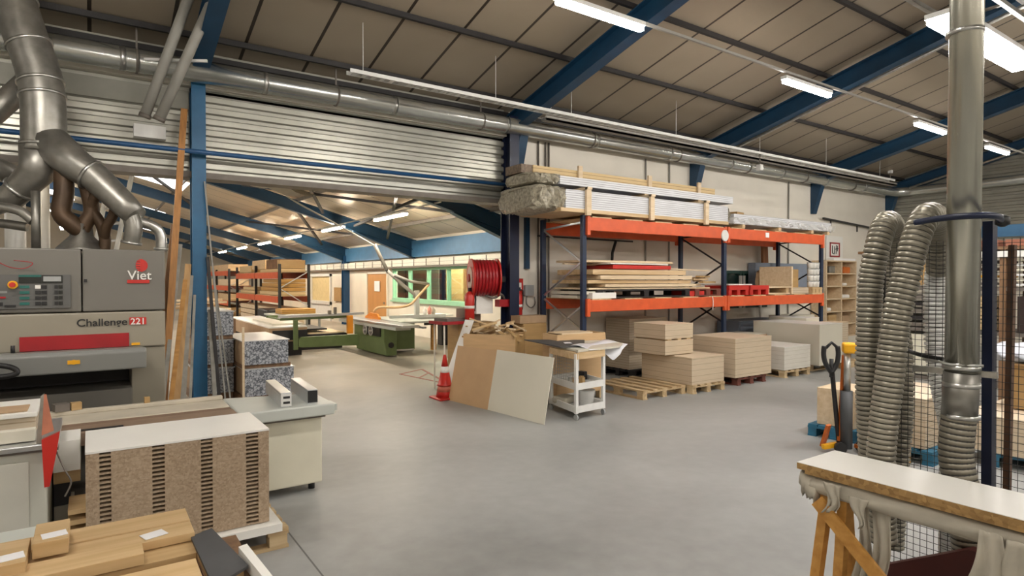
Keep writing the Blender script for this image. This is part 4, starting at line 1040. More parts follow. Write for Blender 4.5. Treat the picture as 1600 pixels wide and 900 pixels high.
for y in (16.8,18.4): G().box(4.6,5.8,y-.08,y+.08,0,.28).build('bearer','dark',t,True); 
t=thing('table','grey topped table carrying a brown timber pack left of the saw','table',(5,18.8,0))
G().box(4.5,5.9,18.7,20.2,.80,.85).build('top','tabletop',t,True)
for x in (4.6,5.8):
    for y in (18.8,20.1): G().bar((x,y,0),(x,y,.8),.06,.06,up=(0,1,0)).build('leg','greymetal',t,True)
tag(G().box(4.75,5.75,19.0,19.8,.86,1.0).build('timber_stack','timberwarm'),'brown timber pack on the grey topped table','timber')
# panel saw
t=thing('panel_saw','olive green sliding table saw standing before the mint window wall','table saw',(6.3,14.9,0))
G().prism([(5.93,.04),(6.20,.04),(6.20,.80),(5.86,.80),(5.86,.45)],13.92,15.95,'y').build('main_cabinet','green',t,True,bevel=.015)
G().box(6.20,6.42,14.95,15.9,.05,.80).build('link_cabinet','green',t,True)
G().box(6.42,7.08,14.75,15.9,.06,.78).build('rear_cabinet','green',t,True,bevel=.015)
G().box(6.4,7.05,14.74,14.75,.04,.08).build('base_strip','whitemetal',t,True)
G().box(5.83,5.862,14.1,15.15,.50,.74).build('control_panel','black',t,True) 
G().bar((5.70,14.65,.62),(5.71,14.65,.62),.62,.26).build('control_panel','darkgrey',t,True) if 0 else None
for y in (14.60,14.98):
    g=G(); c0=Vector((5.66,y,.62))
    P=[]
    for i in range(25): a=2*PI*i/24; P.append((5.79,y+.115*math.cos(a),.62+.115*math.sin(a)))
    g.path(P,.015,8); g.bar((5.79,y-.11,.62),(5.79,y+.11,.62),.015,.02); g.bar((5.79,y,.51),(5.79,y,.73),.015,.02); g.cyl((5.83,y,.62),(5.77,y,.62),.025,12)
    g.build('handwheel','alu',t,True)
G().cyl((6.04,13.93,.30),(6.04,13.89,.30),.07,16).build('round_cover','black',t,True)
G().box(6.35,7.2,14.0,16.4,.80,.85).build('cast_table','tabletop',t,True,bevel=.006)
G().box(5.78,6.22,12.7,17.2,.80,.86).build('sliding_table','alu',t,True,bevel=.01)
G().box(5.80,6.18,13.1,17.0,.72,.80).build('table_rail','tabletop',t,True)
G().box(6.24,6.34,12.6,14.2,.78,.82).build('side_bar','greymetal',t,True)
G().box(7.2,8.3,15.3,16.3,.80,.85).build('extension_table','tabletop',t,True)
G().box(6.6,8.3,15.28,15.34,.86,.93).build('rip_fence','alu',t,True)
g=G(); g.box(6.15,6.23,15.0,15.9,.86,.92); g.prism([(15.0,.92),(15.9,.92),(15.6,1.02),(15.1,1.0)],6.17,6.21,'x'); g.build('blade_guard','orangepaint' if 0 else plain('orange_guard',(.8,.27,.02),.4),t,True)
# outrigger
G().prism([(5.66,.22),(5.66,.50),(4.22,.50),(4.16,.44),(4.16,.27),(4.25,.25)],15.1,15.2,'y').build('swing_arm','green',t,True)
G().bar((4.10,15.15,.20),(4.10,15.15,.92),.10,.08,up=(0,1,0)).build('support_post','green',t,True)
G().box(5.42,5.56,15.2,15.3,.52,.98).build('orange_post',plain('orange_post_paint',(.75,.28,.02),.4),t,True)
g=G(); g.bar((3.8,15.4,.93),(5.6,15.4,.95),.05,.06); g.bar((3.8,16.8,.93),(5.6,16.8,.93),.05,.06)
for x in (3.85,4.5,5.1): g.bar((x,15.4,.92),(x,16.8,.92),.04,.04)
g.build('crosscut_frame','green',t,True)
G().bar((3.75,15.35,1.0),(5.9,15.35,1.02),.08,.06).build('crosscut_fence','alu',t,True)
g=G(); g.box(5.1,5.16,15.28,15.36,1.02,1.2); g.box(4.95,5.02,15.28,15.36,1.02,1.12); g.build('stop_block','dark2',t,True)
# overhead arm of the saw
t=thing('extraction_arm','jointed grey suction arm hanging from the roof over the green saw','extraction arm',(7,15.8,1))
G().path([(6.30,15.6,2.85),(6.38,15.6,2.7),(6.62,15.5,2.15)],.05,12).build('upper_tube','pvc',t,True)
G().path([(6.62,15.5,2.15),(7.05,15.5,1.78),(7.42,15.5,1.5),(7.5,15.5,1.3)],.05,12).build('middle_tube','pvc',t,True)
G().path([(6.8,15.45,2.03),(7.3,15.45,1.85),(7.85,15.45,1.78)],.04,10).build('side_tube','pvc',t,True)
G().path(smoothpath([(7.85,15.45,1.76),(7.5,15.3,1.5),(7.2,15.3,1.22),(6.8,15.3,1.15),(6.35,15.4,1.16),(6.22,15.45,1.05)],6),.035,10).build('flexible_hose','plylight',t,True)
G().bar((7.5,15.5,.86),(7.5,15.5,1.6),.12,.1,up=(0,1,0)).build('post','tabletop',t,True)
G().path(smoothpath([(6.30,15.6,2.82),(5.9,15.7,3.05),(5.2,15.9,3.45),(4.2,16.1,4.0),(3.6,16.2,4.5)],5),.022,8).build('stay_pipe','pvc',t,True)
t=thing('side_table','wooden legged table right of the green saw','table',(8.1,15.2,0))
G().box(7.35,8.85,14.7,15.25,.76,.80).build('top','tabletop',t,True); G().box(7.35,8.8,14.72,14.76,.68,.76).build('apron','dark',t,True)
for x in (7.66,8.7): G().box(x-.06,x+.06,14.76,14.86,0,.76).build('leg','trestlewood',t,True)
tag(G().box(8.35,8.75,15.6,15.9,0.0,.62).build('waste_bin','black',bevel=.02),'black bin under the table right of the saw','bin')
tag(G().box(7.3,8.6,15.4,16.2,.852,.90).build('board','white'),'pale boards lying on the saw extension table','board')
t=thing('plush_pile','small pinkish bundle of items on the table by the mint window','bundle',(7.9,15.9,.92)) if 0 else None
for k,(x,y,z,s,m_) in enumerate(((7.9,15.8,.90,.12,'white'),(8.05,15.8,.90,.16,plain('pinkish_plastic',(.6,.25,.2),.5)),(8.2,15.85,.90,.12,'cloth'))):
    tag(G().lathe((x,y,z),[(.05,0),(.06,s),(.02,s+.05),(.02,s+.09)],12).build('bottle',m_),['white','pinkish','grey'][k]+' bottle on the saw extension table','bottle')
# wall items of the far hall
tag(G().box(9.02,9.08,26.2,27.1,.95,1.55).build('tool_board','ply'),'small brown board hanging on the cream wall left of the blue column','board')
t=thing('cabinet','pale office cupboard seen through the mint window','cabinet',(11.3,18,0)); G().box(11.2,11.75,19.2,20.6,0,2.4).build('body',plain('oak_cupboard',(.28,.13,.05),.5),t,True); G().box(11.17,11.2,19.25,20.55,.1,2.35).build('door','oakdark',t,True)
tag(G().box(11.3,11.7,21.4,24.5,0,2.6).build('partition',plain('grey_partition',(.22,.23,.22),.6)),'grey partition seen through the mint window','partition')
tag(G().box(11.3,11.7,20.7,21.3,0,2.4).build('door_leaf','navy'),'dark door leaf seen through the mint window','door')
tag(G().box(9.04,9.08,15.6,16.3,1.3,2.2).build('poster','paper'),'pale poster behind the right pane of the mint window','poster') if 0 else None
tag(G().box(9.04,9.06,21.9,22.4,1.45,1.85).build('paper_notice','paper'),'white notice on the orange door','notice')
# profile packs behind the blue column
def pack_mat():
    m,nt,b=new_mat('profile_end_pattern'); N,L=nt.nodes,nt.links
    tc=N.new('ShaderNodeTexCoord'); v=N.new('ShaderNodeTexVoronoi'); v.inputs['Scale'].default_value=22; v.distance='CHEBYCHEV'; v.inputs['Randomness'].default_value=.55
    w=N.new('ShaderNodeTexVoronoi'); w.inputs['Scale'].default_value=48
    L.new(tc.outputs['Object'],v.inputs['Vector']); L.new(tc.outputs['Object'],w.inputs['Vector'])
    a=N.new('ShaderNodeMath'); a.operation='MULTIPLY'; L.new(v.outputs['Distance'],a.inputs[0]); L.new(w.outputs['Distance'],a.inputs[1])
    r=N.new('ShaderNodeValToRGB'); r.color_ramp.elements[0].position=.10; r.color_ramp.elements[1].position=.30
    r.color_ramp.elements[0].color=(.46,.48,.52,1); r.color_ramp.elements[1].color=(.10,.11,.13,1)
    L.new(a.outputs[0],r.inputs[0]); L.new(r.outputs[0],b.inputs['Base Color']); b.inputs['Roughness'].default_value=.4; return m
pm=pack_mat()
def ppack(x0,x1,y0,y1,z0,z1,lb):
    t=thing('profile_pack',lb,'profile pack',((x0+x1)/2,(y0+y1)/2,z0),group='packs of hollow profiles behind the blue column')
    G().box(x0,x1,y0,y0+.03,z0,z1).build('profile_ends',pm,t,True); G().box(x0,x1,y0+.03,y1,z0,z1).build('side_board','cardboard',t,True)
    G().box(x0-.02,x1+.02,y0-.01,y1,z1,z1+.012).build('top_sheet',film('pack_top_film',(.7,.72,.72),.85,.3),t,True)
ppack(1.88,2.58,9.65,11.2,.16,.56,'lower pack of hollow profiles in the right column behind the blue post')
ppack(1.86,2.50,9.65,11.2,.63,.98,'upper pack of hollow profiles in the right column, film on top')
ppack(1.30,1.84,10.3,12,.15,.53,'lowest profile pack in the left column behind the blue post')
ppack(1.34,1.84,10.3,12,.60,.96,'middle profile pack in the left column behind the blue post')
ppack(1.30,1.84,10.3,12,1.04,1.40,'top profile pack in the left column behind the blue post')
for k,(x0,x1,y0,z0,z1,lb) in enumerate(((1.85,2.55,9.7,.0,.15,'under the right column of profile packs'),(1.85,2.55,9.7,.575,.625,'between the packs of the right column'),(1.3,1.84,10.35,.0,.14,'under the left column of profile packs'),(1.3,1.84,10.35,.545,.595,'between the two lower packs of the left column'),(1.3,1.84,10.35,.975,1.03,'under the top pack of the left column'))):
    g=G()
    tag(G().box(x0,x1,y0,y0+1.3,z0,z1).build('bearer','darkwood'),'dark wooden bearer '+lb,'bearer')
tag(G().box(1.835,1.865,9.60,9.63,0,1.2).build('batten','palewood'),'pale batten upright between the two columns of packs','batten')
# bench clutter beyond the packs
rnd=random.Random(5)
for k in range(8): tag(G().cb((2.6+rnd.uniform(-.45,-.1),17+rnd.uniform(-.6,.6),.98+.06*k),(.9,.5,.05),rnd.uniform(-.6,.6)).build('board',rnd.choice(['palewood','pine','plylight'])),'pale board in the heap beyond the profile packs','board','board heap beyond the profile packs')
tag(G().box(1.9,2.95,16.2,18,.0,.94).build('low_platform','darkwood'),'dark platform under the far board heap','platform')

# ================================================================== SANDING MACHINE AND LEFT SIDE
t=thing('sanding_machine','grey and beige wide belt sanding machine with a red band across its front','sanding machine',(-.5,7.8,0))
G().box(-1.7,-.065,7.0,8.5,1.60,2.185).build('left_hood_door','machgrey',t,True,bevel=.012)
G().box(-.055,.62,7.0,8.5,1.60,2.19).build('right_hood_door','machgrey',t,True,bevel=.012)
G().box(-1.7,.62,6.99,8.5,1.24,1.59).build('front_fascia','machbeige',t,True,bevel=.015)
G().box(.33,.62,7.02,8.5,0,1.235).build('right_leg','machbeige',t,True,bevel=.01)
G().box(-1.7,-1.2,7.02,8.5,0,1.235).build('left_leg','machbeige',t,True,bevel=.01)
G().box(-1.2,.33,7.5,8.5,.1,1.235).build('inner_body','dark',t,True)
G().box(-1.2,.33,6.9,7.5,.12,.86).build('conveyor_base','machgrey',t,True,bevel=.01)
G().prism([(6.6,1.08),(6.96,1.04),(6.97,1.25),(6.62,1.27),(6.58,1.24)],-1.2,.43,'x').build('feed_tray','machlight',t,True,bevel=.012)
G().box(-.52,.31,6.972,6.985,1.255,1.385).build('red_band','red',t,True)
G().box(-1.0,-.145,6.975,6.998,1.64,1.945).build('control_panel',plain('control_panel_grey',(.11,.11,.105),.4),t,True)
t2=bpy.data.objects
pan=[o for o in t.children if o.name.startswith('control_panel')][0]
def onface(x0,x1,z0,z1,mat,name,y=6.972,d=.006): return G().box(x0,x1,y-d,y,z0,z1).build(name,mat,pan,True)
onface(-.52,-.36,1.925,1.943,'teal','display_strip'); onface(-.52,-.36,1.87,1.922,'screen','display'); onface(-.355,-.205,1.87,1.94,'screen','display'); onface(-.345,-.215,1.885,1.93,'greymetal','gauge_window',y=6.966)
G().cyl((-.56,6.94,1.855),(-.56,6.972,1.855),.036,20).build('emergency_plate','yellow',pan,True); G().cyl((-.56,6.90,1.855),(-.56,6.94,1.855),.022,16).build('stop_button','brightred',pan,True)
for r_ in range(4):
    z=1.835-.05*r_
    onface(-.515,-.445,z-.012,z+.012,'teal','key'); onface(-.405,-.365,z-.016,z+.016,'white' if r_==0 else 'black','key')
    onface(-.36,-.32,z-.016,z+.016,'black','key'); onface(-.265,-.24,z-.016,z+.016,'black','key'); onface(-.235,-.205,z-.016,z+.016,'screen','key')
onface(-.72,-.63,1.63+.04,1.70,'black','display'); onface(-.62,-.54,1.655,1.675,'black','key'); onface(-.72,-.6,1.78,1.80,'machlight','display_strip'); onface(-.70,-.61,1.735,1.75,'red','display_strip')
G().box(-.045,-.02,6.98,7.0,1.875,1.905).build('door_lock','black',t,True)
# emblem and lettering
em=None
g=G(); R_=.062; NN=22
for k in range(NN):
    z=2.04-R_+2*R_*(k+.5)/NN; w_=math.sqrt(max(0,R_*R_-(z-2.04)**2))
    g.box(.41 if k%4==0 else .41-w_*.62,.41+w_,6.992,6.998,z-R_/NN,z+R_/NN)
g.build('round_emblem','brightred',t,True)
def put(body,size,x,z,mat,y=6.985,bold=0.0,sx=1.0):
    o=text(body,size,(0,0,0),mat,t,bold=bold,sx=sx); r=t.location; o.location=(x-r.x,y-r.y,z-r.z); return o
put('Viet',.125,.302,1.902,'white',6.980,.001,.98); put('Challenge',.098,-.105,1.462,'black',6.984,.0012,1.04)
G().box(.300,.485,6.984,6.999,1.866,1.898).build('emblem_bar','brightred',t,True)
G().box(.315,.455,6.978,6.988,1.462,1.532).build('number_plate','brightred',t,True); put('221',.085,.322,1.465,'white',6.974,.0012,1.0)
G().box(.33,.40,6.98,6.99,1.262,1.285).build('yellow_label','yellow',t,True)
G().cyl((-.12,6.585,1.175),(-.12,6.60,1.175),.022,20).build('yellow_sticker','yellow',t,True); G().box(-.165,-.075,6.582,6.595,1.158,1.192).build('yellow_sticker','yellow',t,True)
G().cyl((-.56,6.9,1.25),(-.56,6.9,1.32),.016,12).build('knob','black',t,True)
tag(G().path(smoothpath([(-.9,6.5,1.22),(-.6,6.45,1.2),(-.50,6.45,1.15),(-.56,6.45,1.11),(-.9,6.5,1.10)],6),.022,8).build('cable','black'),'black cable loop at the left edge in front of the sanding machine','cable')
tag(G().path(smoothpath([(-.75,6.95,2.13),(-.60,6.93,2.02),(-.48,6.93,2.0),(-.42,6.93,2.05),(-.55,6.93,2.07)],6),.004,6).build('wire','red'),'thin red wire loop hanging on the machine front','wire')
# lumber leaning at the blue column
def leanbar(a,b,w,h,mat,lb,name='plank'): return tag(G().bar(a,b,w,h,up=(0,1,0)).build(name,mat),lb,'plank','long pieces leaning at the blue column')
leanbar((.70,8.45,0),(1.02,8.90,4.1),.075,.04,plain('amber_plank',(.42,.19,.05),.5,var=.2,stretch=(6,6,.6)),'tallest amber plank leaning left of the blue column')
leanbar((.58,8.40,0),(.90,8.90,2.6),.075,.04,wood('reddish_lumber',(.2,.09,.03),(.33,.17,.07),'z'),'reddish plank leaning left of the column, outermost')
leanbar((.66,8.35,0),(.955,8.80,2.35),.045,.03,'dullstrip','thin silvery strip between the planks left of the column')
leanbar((.82,8.35,0),(1.04,8.80,2.1),.07,.03,'pine_z','pale plank leaning nearest the column on its left')
leanbar((.90,8.42,0),(1.08,8.90,1.95),.06,.05,'dullstrip','silvery profile leaning against the column, left side')
leanbar((.74,8.32,0),(1.00,8.74,1.9),.05,.03,'trestlewood','narrow brown batten among the leaning pieces')
leanbar((1.0,8.5,0),(1.125,8.9,1.7),.03,.03,'dullstrip','white angle strip close to the foot of the blue column')
leanbar((1.50,8.85,0),(1.26,8.97,3.2),.018,.018,'pvc','long white profile leaning right of the blue column')
leanbar((1.42,8.8,0),(1.29,8.97,2.2),.04,.03,'dark','dark profile leaning right of the blue column')
leanbar((1.35,8.75,0),(1.31,8.97,1.5),.05,.03,'dullstrip','short silvery profile leaning right of the blue column')
leanbar((1.58,8.9,0),(1.33,9.0,2.3),.02,.02,'dullstrip','thin grey rod leaning right of the blue column')
# objects on the floor / ledge by the machine
tag(G().cb((-.10,6.13,.866),(.07,.06,.06),.2).build('wood_block','yellow' if 0 else 'oakdark'),'small yellow-brown block behind the beige bed','block')
tag(G().cb((-.20,6.13,.866),(.10,.09,.06),.3).build('clamp_tool','dark2'),'small dark clamp behind the beige bed','tool')
tag(G().cb((.40,6.13,.86),(.04,.04,.05),.1).build('wood_block','ply'),'amber block by the sander leg','block')
# long machine bed with cabinet
t=thing('feed_bed','long beige machine bed ending in a pale table on a cream cabinet','machine bed',(.4,5.7,0))
g=G(); g.box(-1.6,.995,5.76,6.16,.70,.80); g.box(-1.6,.995,6.10,6.16,.80,.835); g.build('back_bed','machbeige' if 0 else plain('pale_beige_bed',(.52,.47,.38),.45),t,True,bevel=.006)
G().box(-1.6,.995,5.62,5.76,.775,.79).build('belt',plain('brown_conveyor_belt',(.20,.13,.085),.7,var=.15),t,True)
G().box(-1.6,.995,5.36,5.62,.70,.80).build('front_bed',plain('brown_bed',(.23,.155,.105),.6,var=.12),t,True,bevel=.006)
G().box(-1.6,.2,5.40,5.44,.80,.806).build('slot_line','dark',t,True)
G().box(-1.5,1.0,5.5,6.0,.08,.70).build('bed_base','machgrey',t,True)
G().prism([(1.0,5.36),(1.79,5.36),(1.79,5.95),(1.0,6.16)],.70,.80,'z').build('end_table','tabletop',t,True,bevel=.012)
G().box(1.79,1.83,5.42,5.6,.72,.78).build('end_bracket','tabletop',t,True)
G().box(1.16,1.72,5.50,6.0,.07,.69).build('cabinet','cabinetcream',t,True,bevel=.015)
G().box(1.14,1.74,5.47,6.02,.665,.70).build('cabinet_rim','dark2',t,True)
for x in (1.25,1.65): G().cyl((x,5.6,0),(x,5.6,.07),.03,12).build('foot','black',t,True)
def prof(x,y,L,lb):
    t=thing('clamp_profile',lb,'profile',(x,y,.80),math.radians(-4),group='aluminium profiles on the pale table')
    G().box(-.045,.045,0,L,0,.10).build('body','alu',t,bevel=.004); G().box(-.045,.045,0,L,.10,.125).build('top_rail','alu',t,bevel=.004)
    G().box(-.042,.042,-.004,0,.01,.115).build('end_cap','black' if x>1.5 else 'whitemetal',t)
    if x<1.5:
        for z in (.03,.075): G().box(-.025,.03,-.007,-.004,z,z+.02).build('end_slot','black',t)
prof(1.385,5.42,.80,'left one of two aluminium profiles on the pale table, with white slotted end'); prof(1.62,5.45,.75,'right one of two aluminium profiles on the pale table, with black end')
# second machine unit at the left edge
t=thing('machine_cabinet','pale grey machine cabinet with a red guard at the bottom left edge','machine cabinet',(-.8,4.9,0))
G().box(-1.5,-.215,4.52,5.3,.0,.90).build('body','machlight' if 0 else plain('pale_machine_cabinet',(.50,.50,.44),.45,var=.04),t,True,bevel=.012)
G().box(-1.5,-.30,4.505,4.52,.05,.84).build('door_panel',plain('pale_machine_door',(.53,.52,.46),.45,var=.04),t,True,bevel=.004)
G().box(-1.5,-.16,4.46,5.25,.91,.945).build('top_rail','alu',t,True,bevel=.008)
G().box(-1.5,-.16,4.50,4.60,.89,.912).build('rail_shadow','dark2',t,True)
G().prism([(-.235,.977),(-.150,1.012),(-.165,.90),(-.200,.70),(-.225,.70)],4.42,4.45,'y').build('red_guard','brightred',t,True)
G().prism([(-.235,1.0),(-.222,1.235),(-.212,1.235),(-.178,1.02)],4.43,4.45,'y').build('guard_flap',plain('faded_orange_red_flap',(.55,.20,.12),.5,var=.25),t,True)
G().prism([(-.262,.95),(-.24,1.22),(-.223,1.235),(-.235,.95)],4.47,4.50,'y').build('guard_plate','galv',t,True)
for z in (.42,.33): G().cyl((-.40,4.49,z),(-.40,4.51,z),.012,10).build('screw','dark2',t,True)
tag(G().path(smoothpath([(-.17,4.5,.88),(-.13,4.45,.78),(-.10,4.45,.70),(-.13,4.45,.62)],5),.005,6).build('cable','dark2'),'thin cable hanging right of the red guard','cable')
for (x1,y0,y1,z0,z1,m_,lb) in ((-.27,4.55,4.62,.95,1.02,'melamine','pale bar lying on the cabinet rail at the left edge'),(-.28,4.75,5.2,.95,1.06,'stackpale2','pale board stack on the machine cabinet at the left edge'),(-.27,4.72,5.25,1.062,1.09,'white','white sheet on top of the board stack at the left edge'),(-.32,4.76,4.98,1.091,1.10,'cardboard','brown sheet corner on the white sheet at the left edge')):
    tag(G().box(-1.5,x1,y0,y1,z0,z1).build('board',m_,bevel=.004),lb,'board')
tag(G().cyl((-1.0,4.7,1.2),(-.55,4.75,1.22),.035,12).build('hand_tool','red'),'red handled tool at the very left edge above the boards','tool')
t=thing('panel_stack','small white panel stack between the red guard and the slotted boards','panel stack',(-.4,5.1,0))
G().box(-.205,-.06,4.95,5.3,.64,.84).build('sheets','white',t,True); G().box(-.205,-.06,4.97,5.3,.56,.64).build('under_board','oakdark',t,True); G().box(-.205,-.1,5.0,5.3,0.0,.4).build('base_box','machbeige',t,True); G().box(-.205,-.12,5.02,5.28,.4,.56).build('bearer','dark',t,True)
for k in range(5): tag(G().cb((-.07,4.72,.22+.065*k),(.1,.3,.03)).build('wood_block','oak'),'small oak strip stacked left of the slotted boards','block','oak strips left of the slotted boards')
# slotted chipboard stack: 22 boards, four columns of slots
NB=23; h=(.835-.19)/NB
def slotboard(z,label,mat='chip',name='slotted_board'):
    t=thing(name,label,'board',(.5,4.82,z),group='slotted chipboards in the big stack')
    g=G(); hh=h-.0006
    # front strip with slots, body behind
    g.box(-.53,.53,-.18,.32,0,hh)
    e=[-.53,-.46,-.40,-.18,-.11,.10,.17,.38,.46,.53]
    for i in range(0,9,2): g.box(e[i],e[i+1],-.32,-.18,0,hh)
    for i in range(1,8,2): g.box(e[i],e[i+1],-.316,-.18,0,hh*.44)
    g.build('board_body',mat,t); return t
s0=slotboard(.195,'slotted chipboard in the big stack, a lower layer')
for k in range(1,NB): dup(s0,(.5,4.82,.195+h*k),0,'slotted chipboard in the big stack in the foreground')
s0['label']='slotted chipboard in the big stack in the foreground'
tag(G().box(-.032,1.032,4.495,5.145,.838,.852).build('top_board','white',bevel=.001),'white laminated board topping the slotted chipboard stack','board')
tag(G().box(.6,1.1,4.42,5.2,.135,.19).build('board','white'),'white board sticking out under the slotted stack','board')
pallet('pallet','wooden pallet under the slotted chipboard stack',.55,4.85,-.005+.005,1.2,.8,'pallet')
# foreground oak timber
G_FT='oak boards in the foreground pile'
def fb(x0,x1,y0,y1,z0,z1,m_,lb,n='oak_board'): return tag(G().box(x0,x1,y0,y1,z0,z1).build(n,m_,bevel=.002),lb,'board',G_FT)
fb(-1.3,.37,3.13,3.30,.765,.80,'oak','rearmost oak board of the foreground pile')
fb(-1.3,.37,2.975,3.125,.76,.795,'oak','second oak board of the foreground pile, with a white sticker at its end')
fb(-1.3,.17,2.82,2.97,.765,.81,'oak','third oak board, ending shorter than its neighbours')
fb(-1.3,.345,2.55,2.755,.735,.77,'oak','fourth oak board, nearest the camera')
fb(-1.3,.35,2.545,2.76,.695,.732,'oakdark','oak board under the nearest one')
fb(-1.3,.36,2.84,3.30,.715,.757,'oakdark','wide oak layer under the rear boards')
fb(-1.3,.35,2.54,3.3,.56,.69,'chip','chipboard block under the oak boards','chipboard_pack')
tag(G().cb((.22,3.04,.7975),(.09,.07,.002),.3).build('paper_label','paper'),'white sticker on the second oak board','label')
def blk(x,y,z,L,Wd,H_,lb,ll):
    t=thing('oak_block',lb,'wood block',(x,y,z),0.0,group='labelled oak blocks'); G().box(-L/2,L/2,-Wd/2,Wd/2,0,H_).build('body','oak',t,bevel=.002); G().cb((0.01,-Wd*.22,H_+.0015),(L*.72,Wd*.26,.002),.15).build('paper_label','paper',t); return t
blk(-.135,3.12,.81,.115,.24,.06,'oak block with a white label lying on the boards, right one',0)
blk(-.27,3.02,.80,.13,.26,.05,'oak block with a white label at the left edge of the picture',0)
blk(-.40,3.0,.80,.1,.26,.05,'third oak block at the very left edge',0)
fb(-1.4,-.14,3.32,3.5,.70,.78,'tabletop','pale grey board behind the oak pile at the left edge','grey_board')
tag(G().prism([(.355,2.98),(.445,3.03),(.505,2.55),(.365,2.45)],.765,.777,'z').build('sheet','darkgrey'),'dark grey sheet at the right end of the oak pile','sheet')
tag(G().prism([(.36,2.97),(.44,3.02),(.49,2.56),(.37,2.46)],.735,.762,'z').build('board','oakdark'),'oak piece under the dark grey sheet','board')
t=thing('corner_profile','white L-shaped strip beside the dark grey sheet','strip',(.5,2.6,.75)); G().prism([(.50,2.72),(.535,2.73),(.56,2.3),(.53,2.3)],.77,.79,'z').build('flange','white',t,True); G().prism([(.50,2.72),(.507,2.72),(.537,2.3),(.53,2.3)],.70,.77,'z').build('web','white',t,True)
t=thing('bench','rough bench carrying the foreground oak pile','bench',(-.4,2.9,0)); G().box(-1.4,.55,2.45,3.4,.50,.555).build('top','darkwood',t,True)
for x in (-1.3,.4):
    for y in (2.5,3.3): G().bar((x,y,0),(x,y,.5),.07,.07,up=(0,1,0)).build('leg','darkwood',t,True)
G().box(.36,.54,2.46,3.0,.556,.734).build('end_packer','darkwood',t,True)

# ================================================================== RIGHT FOREGROUND
def ribhose(t,pts,r,name='flexible_hose',mat='hose',pitch=.035,groove='hosedark',dr=.18):
    P=[Vector(p) for p in pts]; L=[0]
    for i in range(1,len(P)): L.append(L[-1]+(P[i]-P[i-1]).length)
    def at_(s):
        for i in range(1,len(P)):
            if L[i]>=s: k=(s-L[i-1])/max(1e-6,L[i]-L[i-1]); return P[i-1].lerp(P[i],k)
        return P[-1]
    n=int(L[-1]/pitch); Q=[];R=[]
    for k in range(n):
        for f,q in ((0,1-dr),(.22,1.0),(.5,1.02),(.78,1.0),(.96,1-dr)):
            Q.append(at_((k+f)*pitch)); R.append(r*q)
    g=G(); g.path(Q,R,26); o=g.build(name,mat,t,True)
    g=G(); m=max(8,n*2); g.path([at_(L[-1]*k/m) for k in range(m+1)],r*(1-dr)+.004,20); g.build('groove_shade',groove,t,True)  # dark inner tube paints the shade in the grooves between ribs
    return o
t=thing('suction_duct','tall shiny upright pipe at the right with a ribbed hose at its foot','duct',(4.1,1.4,0))
G().path([(4.1,1.38,6.4),(4.1,1.40,1.37)],.082,32).build('upright_pipe','duct_warm',t,True)
G().path([(4.1,1.40,1.37),(4.1,1.41,1.12)],.088,28).build('collar','galv_dark',t,True)
for z in (1.40,1.12,3.3,1.30): G().cyl((4.1,1.40,z-.012),(4.1,1.40,z+.012),.092,28).build('clamp_ring','galv',t,True)
ribhose(t,smoothpath([(4.1,1.41,1.12),(4.09,1.42,.9),(4.09,1.39,.7),(4.11,1.36,.4),(4.13,1.34,.12)],6),.087,pitch=.033,groove='hosedark',dr=.07)
G().bar((4.13,1.66,1.36),(4.13,1.24,1.37),.03,.035).build('steel_bracket','galv',t,True)
g=G(); g.path([(4.05,1.58,1.43),(4.08,1.5,1.42),(4.0,1.42,1.42),(4.08,1.29,1.42)],.008,8); g.build('threaded_rod','galv',t,True)
t=thing('ribbed_hose','left of the two thick ribbed hoses arching over in front of the cage','hose',(3.95,1.8,0))
ribhose(t,smoothpath([(4.42,1.90,.1),(4.46,1.885,.7),(4.50,1.88,1.03),(4.58,1.92,1.4),(4.70,2.02,1.75),(4.62,1.99,2.08),(4.45,1.92,2.24),(4.26,1.88,2.27),(4.14,1.87,2.14),(4.11,1.90,1.9),(4.09,1.90,1.65),(4.08,1.90,1.25),(4.10,1.89,.85),(4.12,1.87,.4)],8),.074,dr=.16,pitch=.031)
t=thing('ribbed_hose','right of the two thick ribbed hoses, crossing in front of the left one','hose',(4.1,1.7,0))
ribhose(t,smoothpath([(4.66,1.72,1.95),(4.54,1.68,2.15),(4.38,1.64,2.28),(4.18,1.62,2.28),(4.06,1.63,2.13),(4.01,1.66,1.9),(3.97,1.69,1.67),(3.93,1.71,1.3),(3.89,1.73,.93),(3.88,1.73,.63),(3.89,1.72,.33)],8),.078,dr=.16,pitch=.031)
t=thing('ribbed_hose','pale closely ribbed hose behind the wire mesh, left of the tall pipe','hose',(4.8,1.75,0))
ribhose(t,smoothpath([(4.72,1.75,1.98),(4.76,1.78,1.84),(4.76,1.775,1.54),(4.74,1.74,1.25),(4.66,1.66,1.02),(4.55,1.6,.9),(4.5,1.58,.6),(4.5,1.58,.1)],8),.072,mat='hoselit',pitch=.03,groove='black',dr=.2)
tag(G().path(smoothpath([(4.5,1.95,1.62),(4.5,2.0,1.55),(4.52,1.93,1.46),(4.4,1.75,1.42),(4.4,1.6,1.40)],6),.014,8).build('cable','black'),'black cable curling behind the mesh between the hoses','cable')
